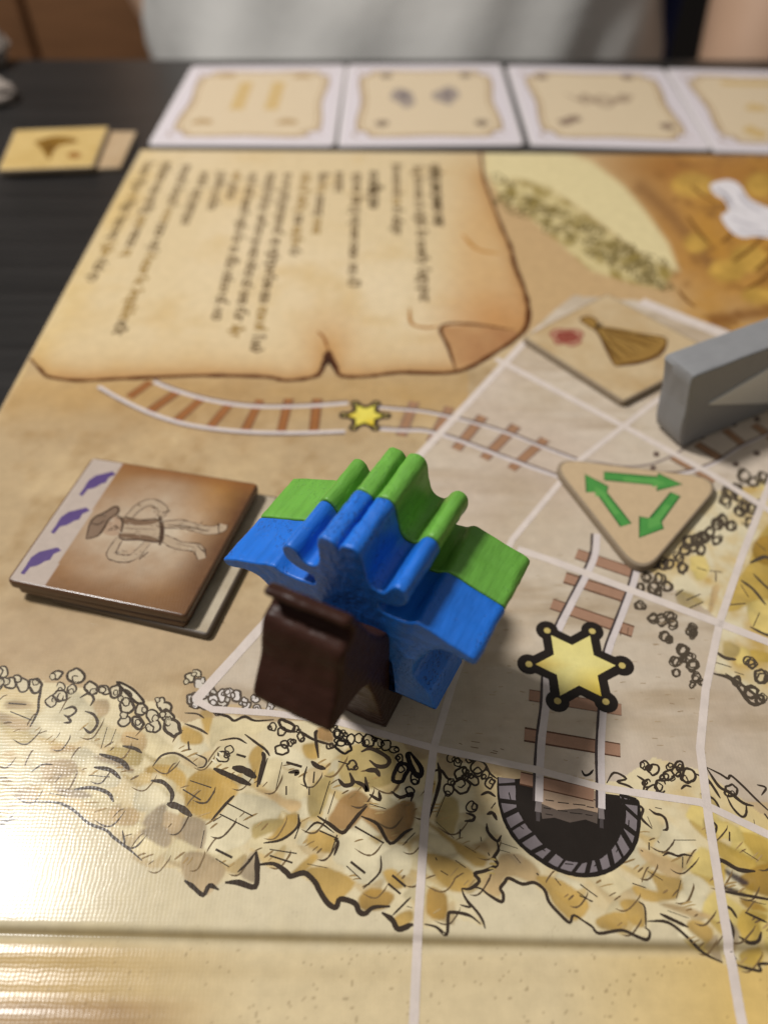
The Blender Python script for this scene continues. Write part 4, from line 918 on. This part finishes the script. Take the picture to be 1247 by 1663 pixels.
# stack of brown gunman tiles at the left
zt = 0.0050
quad = [at(10, 943, zt), at(302, 1002, zt), at(421, 785, zt), at(150, 742, zt)]
def gun_tile(quad_, z0, z1, label, face, edge_mat):
    r = empty('character_tile', (*centroid(quad_), z0)); tag(r, label, 'tile', 'stacked square tiles')
    slab('tile_body', rounded(quad_, 0.0012), z0, z1, edge_mat, 0.0005, r)
    if face: face(r, quad_, z1)
    rebase(r); return r
def gface(r, q, z1):
    def cf(s, t):
        c = np.broadcast_to(S(152, 112, 72), s.shape + (3,)).copy()
        n = vnoise(s * 9, t * 9, 21)
        e = np.minimum.reduce([s - .2, 1 - s, t, 1 - t])
        c = mixc(c, S(200, 182, 158), np.clip(1.15 - np.hypot((s - .55) * 2.2, (t - .5) * 2.3), 0, 1) * (.5 + n))
        c = mixc(c, S(196, 140, 64), np.clip((s - .62) * 2.5, 0, 1) * np.clip(t - .35, 0, 1) * 1.2)
        c = mixc(c, S(102, 68, 44), np.clip((s - .80) * 5, 0, .9) * (.7 + .5 * n))
        c = mixc(c, S(124, 88, 56), np.clip((.16 - t) * 5, 0, .8) * (s > .2))
        c = mixc(c, S(140, 88, 46), np.clip((t - .9) * 7, 0, .6))
        c = mixc(c, S(188, 172, 160), (s < .205 - .02 * t) * 1.0)
        return c
    grid_face('tile_face', shrink(q, .972), z1 + 2e-5, 120, cf, r, M_TILE)
    p = Print(3e-5, None, z1, 8e-7); TT = ZF(0, 720, .3769)
    PUR = ink((92, 72, 124))
    gun = [(90, 560), (112, 530), (135, 492), (170, 468), (210, 458), (250, 448), (266, 462), (232, 478), (218, 502), (196, 508), (180, 518), (160, 528), (132, 534), (106, 566)]
    for dx, dy, k in ((0, 0, 1), (130, -176, .96), (252, -338, .9)):
        p.poly([TT((90 + (a - 90) * k + dx, 560 + (b - 560) * k + dy)) for a, b in gun], PUR)
    SK, DK, LG = ink((112, 88, 68)), ink((78, 58, 44)), ink((182, 160, 134))
    def limb(pts, w0, w1=None):
        q_ = [TT(a_) for a_ in pts]; p.line(q_, (w0 + 9) * .3769, DK, 5, taper=.8, jit=.1); p.line(q_, w0 * .3769, LG, 5, taper=.8, jit=.1)
    limb([(700, 350), (790, 350), (890, 375), (950, 368), (965, 350)], 42); limb([(700, 405), (770, 440), (850, 452), (872, 498)], 40)
    limb([(545, 330), (600, 275), (655, 255), (705, 285), (690, 318)], 34); limb([(520, 405), (482, 470), (500, 492), (570, 492), (640, 425)], 34)
    q_ = [TT(a_) for a_ in [(525, 322), (600, 332), (690, 330), (702, 385), (692, 425), (600, 415), (518, 408)]]; p.poly(q_, LG, 3); p.line(q_, 3.4, DK, 3, True)
    p.poly([TT(a_) for a_ in [(530, 324), (620, 334), (690, 332), (640, 352), (545, 350)]], ink((122, 96, 74)), 3); p.poly([TT(a_) for a_ in [(522, 405), (600, 413), (690, 422), (640, 398), (530, 388)]], ink((122, 96, 74)), 3)
    p.poly([TT(a_) for a_ in [(440, 318), (500, 308), (528, 345), (512, 395), (455, 392), (432, 355)]], ink((176, 148, 122)), 3)
    p.poly([TT(a_) for a_ in [(372, 412), (388, 350), (412, 318), (450, 300), (500, 272), (512, 296), (470, 330), (448, 368), (420, 400)]], ink((132, 108, 88)), 3)
    for wd, pts in [(4, [(372, 412), (388, 350), (412, 318), (450, 300), (500, 272), (512, 296), (470, 330), (448, 368), (420, 400), (372, 412)]), (3, [(395, 345), (425, 350), (455, 330)]), (7, [(688, 312), (700, 370), (690, 440)]), (3, [(540, 366), (670, 372)]), (6, [(640, 468), (600, 500)]), (7, [(700, 300), (735, 292)]),
                    (4, [(505, 305), (530, 340), (520, 395)]), (2.5, [(470, 345), (482, 352)]), (2.5, [(470, 372), (484, 372)]), (2.5, [(496, 352), (506, 364), (496, 374)]), (2.5, [(720, 352), (820, 362), (900, 380)]), (2.5, [(760, 432), (840, 450)]), (5, [(940, 345), (945, 392)]), (5, [(850, 440), (890, 478)])]:
        p.line([TT(a) for a in pts], wd, DK, 4)
    for _ in range(130):
        cx_, cy_, rx_, ry_ = rng.choice([(600, 375, 80, 35), (470, 345, 45, 45), (640, 275, 60, 22), (550, 475, 60, 22), (800, 365, 110, 18), (800, 450, 70, 18), (680, 380, 12, 60)])
        x_ = cx_ + rng.uniform(-rx_, rx_); y_ = cy_ + rng.uniform(-ry_, ry_)
        p.line([TT((x_, y_)), TT((x_ + rng.uniform(-8, 26), y_ + rng.uniform(-14, 14)))], rng.uniform(1.2, 2.8), rng.choice([SK, DK, ink((214, 198, 174)), ink((150, 124, 98))]), 0)
    p.build('figure_print', M_TILE, r)
q3 = [(x + 0.0042, y - .0012) for x, y in quad]
q3 = [at(80, 972, .0016), at(338, 1033, .0016), at(455, 806, .0016), at(195, 765, .0016)]
def pface(r, q, z1):
    grid_face('tile_face', shrink(q, .965), z1 + 2e-5, 24, lambda s, t: mixc(np.broadcast_to(S(196, 182, 158), s.shape + (3,)), S(168, 150, 124), (vnoise(s * 6, t * 6, 5) - .4) * 2), r, M_TILE)
gun_tile(q3, 2.4e-4, 0.0016, 'pale tile at the bottom of the left stack, sticking out to the right', pface, plain_mat('shaded_tile_edge', ink((92, 78, 64)), .5))  # edge colour darkened to carry the shade on the tile's side
q2_ = [at(25, 952, .0033), at(300, 1012, .0033), at(416, 795, .0033), at(155, 755, .0033)]
gun_tile(q2_, 0.00165, 0.0032, 'brown tile in the middle of the left stack, mostly covered by the gunman tile', None, M_DARKEDGE)
gun_tile(quad, 0.00325, zt, 'brown tile with a gunman sketch and three purple pistols, top of its stack', gface, M_DARKEDGE)

# triangular tile with green arrows
zz = 0.0020
TT5 = ZF(780, 500, .3745)
tri = rounded([at(886, 741, zz), at(1178, 777, zz), at(1042, 938, zz)], 0.0042, 10)
r = empty('triangle_tile', (*centroid(tri), 2e-4)); tag(r, 'tan triangular tile with three green arrows chasing each other', 'tile')
slab('tile_body', tri, 2e-4, zz, M_EDGE, 0.00035, r)
p = Print(1e-5, None, zz, 8e-7)
p.poly_w(shrink(tri, .955), ink((204, 178, 142)))
GRN, GRD = ink((82, 152, 74)), ink((44, 98, 52))
for arr in [[(535, 712), (765, 733), (768, 718), (872, 765), (762, 792), (768, 768), (535, 746)], [(453, 722), (552, 775), (545, 800), (652, 935), (608, 949), (500, 798), (460, 800)], [(825, 800), (864, 816), (782, 928), (792, 956), (688, 996), (690, 905), (732, 914)]]:
    q = [TT5(a) for a in arr]
    p.poly(q, GRN); p.line(q, 3, GRD, 0, True)
    c = np.mean(q, 0); p.poly([tuple(c + (np.array(k_) - c) * .55 + np.array([1, 2])) for k_ in q], ink((100, 166, 84)))
p.build('arrow_print', M_TILE, r); rebase(r)

# bundle tiles
def bundle_tile(quad_, z0, z1, label, drawer):
    r = empty('goods_tile', (*centroid(quad_), z0)); tag(r, label, 'tile')
    slab('tile_body', rounded(quad_, 0.0012), z0, z1, M_EDGE, 0.0003, r)
    grid_face('tile_face', shrink(quad_, .965), z1 + 2e-5, 40, drawer[0], r, M_TILE)
    if drawer[1]:
        p = Print(3e-5, None, z1, 8e-7); drawer[1](p); p.build('bundle_print', M_TILE, r)
    rebase(r); return r
tancol = lambda a, b, sd: (lambda s, t: mixc(np.broadcast_to(S(*a), s.shape + (3,)), S(*b), (vnoise(s * 5, t * 5, sd) - .35) * 2))
z1 = 0.0018
def draw_sheaf(p):
    sh = [(432, 52), (468, 38), (500, 52), (522, 84), (640, 108), (786, 126), (804, 160), (776, 205), (700, 238), (610, 250), (580, 246), (548, 190), (508, 110), (470, 82)]
    q = [TT5(a) for a in sh]; p.poly(q, ink((158, 122, 64)), 4)
    for k in range(26):
        e_ = (790 - 200 * (k / 25), 135 + 108 * (k / 25) ** .8); b0 = (505 + rng.uniform(-6, 10), 80 + 18 * k / 25)
        p.line([TT5(b0), TT5(((b0[0] + e_[0]) / 2 + rng.uniform(-8, 8), (b0[1] + e_[1]) / 2 + rng.uniform(-6, 10))), TT5((e_[0] + rng.uniform(-12, 12), e_[1] + rng.uniform(-6, 6)))], rng.uniform(2, 4.5), ink(rng.choice([(112, 82, 40), (132, 98, 48), (182, 146, 80), (96, 66, 36)])), 3)
    p.line(q, 3.2, ink((98, 70, 38)), 4, True)
    p.line([TT5(a) for a in [(498, 92), (512, 76), (528, 70)]], 7, ink((74, 56, 36)), 3)
    p.line([TT5(a) for a in [(600, 246), (690, 236), (770, 205), (800, 165)]], 7, ink((92, 60, 34)), 4)
    u, v = TT5((375, 125)); p.ring(u, v, 25, 13, 4, ink((160, 92, 76)), ink((188, 142, 116)), 16); p.ring(u, v, 16, 8, 4, ink((140, 60, 52)), ink((158, 88, 72)), 12)
    for k in range(6):
        a = k * math.pi / 3; p.line([(u, v), (u + 20 * math.cos(a), v + 10 * math.sin(a))], 3.5, ink((120, 44, 40)), 0)
bundle_tile([at(848, 547, z1), at(1012, 653, z1), at(1165, 573, z1), at(985, 476, z1)], 2.2e-4, z1, 'tan square tile with a tied brown sheaf and small red seal, beside the grey block', (tancol((206, 182, 144), (192, 162, 118), 31), draw_sheaf))
TH = ZF(0, 0, .2085)
zb = ZT + 0.0015
bundle_tile([at(100, 277, zb), at(196, 272, zb), at(223, 213, zb), at(130, 212, zb)], ZT + 1e-5, zb, 'tan square tile on the black table, half hidden under the sheaf tile', (tancol((196, 170, 136), (186, 158, 122), 33), None))
zc = zb + 0.0016
def draw_sheaf2(p):
    for pts, c in [([(270, 1110), (330, 1085), (440, 1060), (600, 1085), (590, 1115), (480, 1130), (420, 1180), (390, 1245), (350, 1200), (310, 1140)], (140, 104, 44)), ([(530, 1200), (580, 1180), (640, 1205), (600, 1235), (540, 1228)], (160, 116, 60)), ([(340, 1130), (430, 1120), (400, 1200)], (120, 86, 36))]:
        p.poly([TH(a) for a in pts], ink(c), 3)
bundle_tile([at(-4, 277, zc), at(152, 271, zc), at(178, 205, zc), at(24, 211, zc)], zb + 1e-5, zc, 'yellowish square tile with a brown sheaf, lying on the black table', (tancol((214, 184, 122), (200, 168, 104), 34), draw_sheaf2))

# ------------------------------------------------------------------ row of cards behind the board
ZC = ZT + 0.0012
def card(px, label, motif, sd, z=ZC):
    q = [at(u, v, z) for u, v in px]
    r = empty('playing_card', (*centroid(q), ZT)); tag(r, label, 'card', 'cards laid in a row behind the board')
    slab('card_body', rounded(q, 0.003), z - 0.0010, z, M_WHITE_EDGE, 0.0002, r)
    Q = np.array(q)
    def P(s, t): return tuple((1 - s) * (1 - t) * Q[0] + s * (1 - t) * Q[1] + s * t * Q[2] + (1 - s) * t * Q[3])
    p = Print(1.5e-5, None, z, 2e-6)
    p.poly_w([P(s, t) for s, t in [(.02, .015), (.98, .015), (.98, .985), (.02, .985)]], ink((224, 215, 219)))
    fr0 = [(.16, .08), (.3, .075), (.5, .085), (.7, .075), (.84, .08), (.86, .13), (.92, .16), (.925, .3), (.905, .5), (.925, .7), (.92, .84), (.86, .87), (.84, .92), (.7, .925), (.5, .915), (.3, .925), (.16, .92), (.14, .87), (.08, .84), (.075, .7), (.095, .5), (.075, .3), (.08, .16), (.14, .13)]
    fr = catmull([(.5 + (a - .5) * .95, .5 + (b - .5) * .96) for a, b in fr0], 3, True)
    p.poly_w([P(*a) for a in fr], ink((222, 202, 170)))
    p.line_w([P(*a) for a in fr], 0.0012, ink((172, 146, 116)), 1, True, .3)
    p.line_w([P(.5 + (a[0] - .5) * .93, .5 + (a[1] - .5) * .95) for a in fr], 0.0006, ink((176, 146, 106)), 1, True, .3)
    for a in [(.12, .12), (.88, .12), (.12, .88), (.88, .88)]:
        c0 = P(*a); p.line_w([(c0[0] + .003 * math.cos(k), c0[1] + .003 * math.sin(k)) for k in np.linspace(0, 5, 9)], .0007, ink((160, 132, 100)))
    motif(p, P)
    p.build('card_print', M_CARD, r); rebase(r); return r
def rect(p, P, s0, s1, t0, t1, c): p.poly_w([P(s, t) for s, t in [(s0, t0), (s1, t0), (s1, t1), (s0, t1)]], c)
def blob(p, P, s, t, rs, rt, c, sd):
    rr = random.Random(sd); p.poly_w([P(*a) for a in catmull([(s + rs * rr.uniform(.6, 1.1) * math.cos(k), t + rt * rr.uniform(.6, 1.1) * math.sin(k)) for k in np.linspace(0, 6.28, 10)[:-1]], 3, True)], c)
GO, GY = ink((212, 182, 126)), ink((138, 124, 112))
def m1(p, P):
    rect(p, P, .36, .44, .40, .76, GO); rect(p, P, .56, .64, .40, .76, GO)
    for s, t in ((.24, .26), (.72, .26), (.26, .86), (.74, .84)): blob(p, P, s, t, .07, .04, ink((186, 156, 112)), 3)
def m2(p, P):
    blob(p, P, .36, .55, .085, .13, ink((168, 154, 142)), 4); blob(p, P, .62, .56, .085, .13, ink((168, 154, 142)), 5)
    blob(p, P, .36, .57, .04, .06, ink((132, 120, 118)), 6); blob(p, P, .62, .58, .04, .06, ink((132, 120, 118)), 7)
    for s, t in ((.24, .24), (.8, .24), (.26, .84), (.76, .84)): blob(p, P, s, t, .05, .05, ink((150, 132, 112)), 8)
def m3(p, P):
    for k in range(4): p.line_w([P(*a) for a in catmull([(.3 + .03 * k, .62 - .05 * k), (.42, .5 + .04 * k), (.52, .6 - .05 * k), (.64, .52 + .03 * k), (.72 - .02 * k, .62)], 4)], .0016, ink((172, 150, 126)))
    for s, t in ((.24, .26), (.82, .24), (.2, .84), (.74, .86), (.3, .3)): blob(p, P, s, t, .055, .05, ink((148, 126, 108)), 9)
def m4(p, P):
    rect(p, P, .3, .62, .78, .84, GO); blob(p, P, .3, .22, .07, .07, GO, 2); blob(p, P, .42, .5, .08, .06, GO, 3); blob(p, P, .6, .62, .06, .05, GO, 5)
card([(240, 235), (543, 237), (562, 105), (312, 107)], 'white-bordered card with two gold bars, leftmost of the row', m1, 1)
card([(548, 237), (851, 235), (813, 104), (564, 105)], 'white-bordered card with two round dark motifs, second in the row', m2, 2)
card([(862, 235), (1156, 243), (1076, 111), (822, 106)], 'white-bordered card with a dark scribbled motif, third in the row', m3, 3)
card([(1160, 245), (1452, 254), (1330, 117), (1080, 111)], 'white-bordered card with gold marks, cut off at the right edge', m4, 4)

# ------------------------------------------------------------------ person and furniture behind the table
def loft(name, rings, mat, parent=None, seg=48, wob=None):
    bm = bmesh.new(); prev = None; rows_ = []
    for (cx, cy, cz, rx, ry) in rings:
        row = []
        for k in range(seg):
            a = 2 * math.pi * k / seg
            x, y, z = cx + rx * math.cos(a), cy + ry * math.sin(a), cz
            if wob:
                d = wob(a, cz); x += d * math.cos(a); y += d * math.sin(a)
            row.append(bm.verts.new((x, y, z)))
        rows_.append(row)
    for i in range(len(rows_) - 1):
        for k in range(seg): bm.faces.new((rows_[i][k], rows_[i][(k + 1) % seg], rows_[i + 1][(k + 1) % seg], rows_[i + 1][k]))
    bm.faces.new(rows_[0][::-1]); bm.faces.new(rows_[-1])
    bmesh.ops.recalc_face_normals(bm, faces=bm.faces[:])
    me = bpy.data.meshes.new(name); bm.to_mesh(me); bm.free(); smooth(me, 60)
    return link(name, me, mat, parent)
# body: pelvis, waist, chest, shoulders, neck and both bare arms as one skin surface
def person():
    me = bpy.data.meshes.new('person')
    vs_ = [(0, .56, -.20), (0, .555, -.05), (0, .56, .12), (0, .57, .27), (0, .58, .36), (0, .58, .42),
           (.15, .575, .33), (.22, .56, .28), (.225, .545, .10), (.205, .47, -.03), (.195, .44, -.10), (-.15, .575, .33), (-.20, .60, .28), (-.19, .66, .12), (-.15, .64, -.03), (-.11, .60, -.10),
           (.10, .52, -.22), (.13, .50, -.24), (.15, .42, -.26), (-.10, .52, -.22), (-.13, .50, -.24), (-.15, .42, -.26)]
    es = [(0, 1), (1, 2), (2, 3), (3, 4), (4, 5), (3, 6), (6, 7), (7, 8), (8, 9), (9, 10), (3, 11), (11, 12), (12, 13), (13, 14), (14, 15), (0, 16), (16, 17), (17, 18), (0, 19), (19, 20), (20, 21)]
    rad = [.15, .14, .15, .14, .07, .06, .07, .058, .045, .042, .03, .07, .058, .045, .04, .03, .09, .09, .07, .09, .09, .07]
    me.from_pydata([Vector(v) for v in vs_], es, [])
    o = link('person', me, M_SKIN)
    sk_ = o.modifiers.new('skin', 'SKIN'); sk_.use_smooth_shade = True
    for i, r_ in enumerate(rad): me.skin_vertices[0].data[i].radius = (r_, r_ * .8); me.skin_vertices[0].data[i].use_root = (i == 0)
    sub = o.modifiers.new('sub', 'SUBSURF'); sub.levels = 2; sub.render_levels = 2
    return o
per = person()
tag(per, 'person in a pale grey shirt seated at the far side of the table', 'person')
def wr(a, z):
    return .0040 * math.sin(a * 7 + z * 40) + .0026 * math.sin(a * 17 - z * 60) + .002 * math.sin(z * 70 + a * 3)
rings = []
for k in range(41):
    z = -.22 + .50 * k / 40
    rings.append((0.012, .575, z, .149 + .012 * math.sin((z + .2) * 6), .118 + .9 * max(0.0, min(.06 - z, .14)) ** 1.0 * .62))
for k in range(5): rings.append((0.012, .57, .29 + .015 * k, .150 - .03 * k, .13 - .018 * k))
sh = loft('shirt', rings, M_SHIRT, per, 96, wr)
# trousers / seat edge glimpsed beside the shirt
bw = box_mesh('chair_cushion', .165, .205, .60, .64, -.30, .05, M_BLUEWEAR, None, .02, 4)
tag(bw, 'dark blue cushion behind the seated person, right of the shirt', 'cushion')
ch = empty('wooden_chair', (-.27, .66, -.30)); tag(ch, 'brown wooden chair back at the upper left, beyond the table', 'chair')
for i, (x0, x1) in enumerate(((-.315, -.262), (-.258, -.150))):
    pl = box_mesh('back_plank', x0, x1, .64, .665, -.30, .015, M_CHAIR, ch, .003)
box_mesh('top_rail', -.33, -.14, .635, .67, .02, .06, plain_mat('dark_chair_rail', (.03, .014, .007), .5), ch, .004)
for x in (-.33, -.155): box_mesh('leg', x, x + .03, .668, .70, -.75, .02, M_CHAIR, ch, .003)
rebase(ch)

def crumple(name, c, s, seed, label):
    bm = bmesh.new(); bmesh.ops.create_icosphere(bm, subdivisions=3, radius=1)
    rr = random.Random(seed); ph = [(rr.uniform(2, 5), rr.uniform(0, 6), Vector((rr.uniform(-1, 1), rr.uniform(-1, 1), rr.uniform(-1, 1))).normalized()) for _ in range(9)]
    for v in bm.verts:
        d = 1 + sum(.11 * abs(math.sin(f * v.co.dot(n) * 2 + a)) for f, a, n in ph) - .3
        v.co = Vector((v.co.x * s[0] * d, v.co.y * s[1] * d, max(v.co.z * s[2] * d, -s[2] * .8)))
    me = bpy.data.meshes.new(name); bm.to_mesh(me); bm.free(); smooth(me, 20)
    o = link(name, me, M_PALE); o.location = (c[0], c[1], c[2] + s[2] * .8); tag(o, label, 'tissue'); return o
x, y = at(-10, 95, ZT); crumple('crumpled_tissue', (x - .008, y - .008, ZT), (.014, .010, .009), 3, 'crumpled pale tissue at the far left corner of the table')
x, y = at(-18, 165, ZT); crumple('crumpled_tissue', (x, y, ZT), (.009, .007, .004), 5, 'small pale scrap on the black table above the sheaf tile')
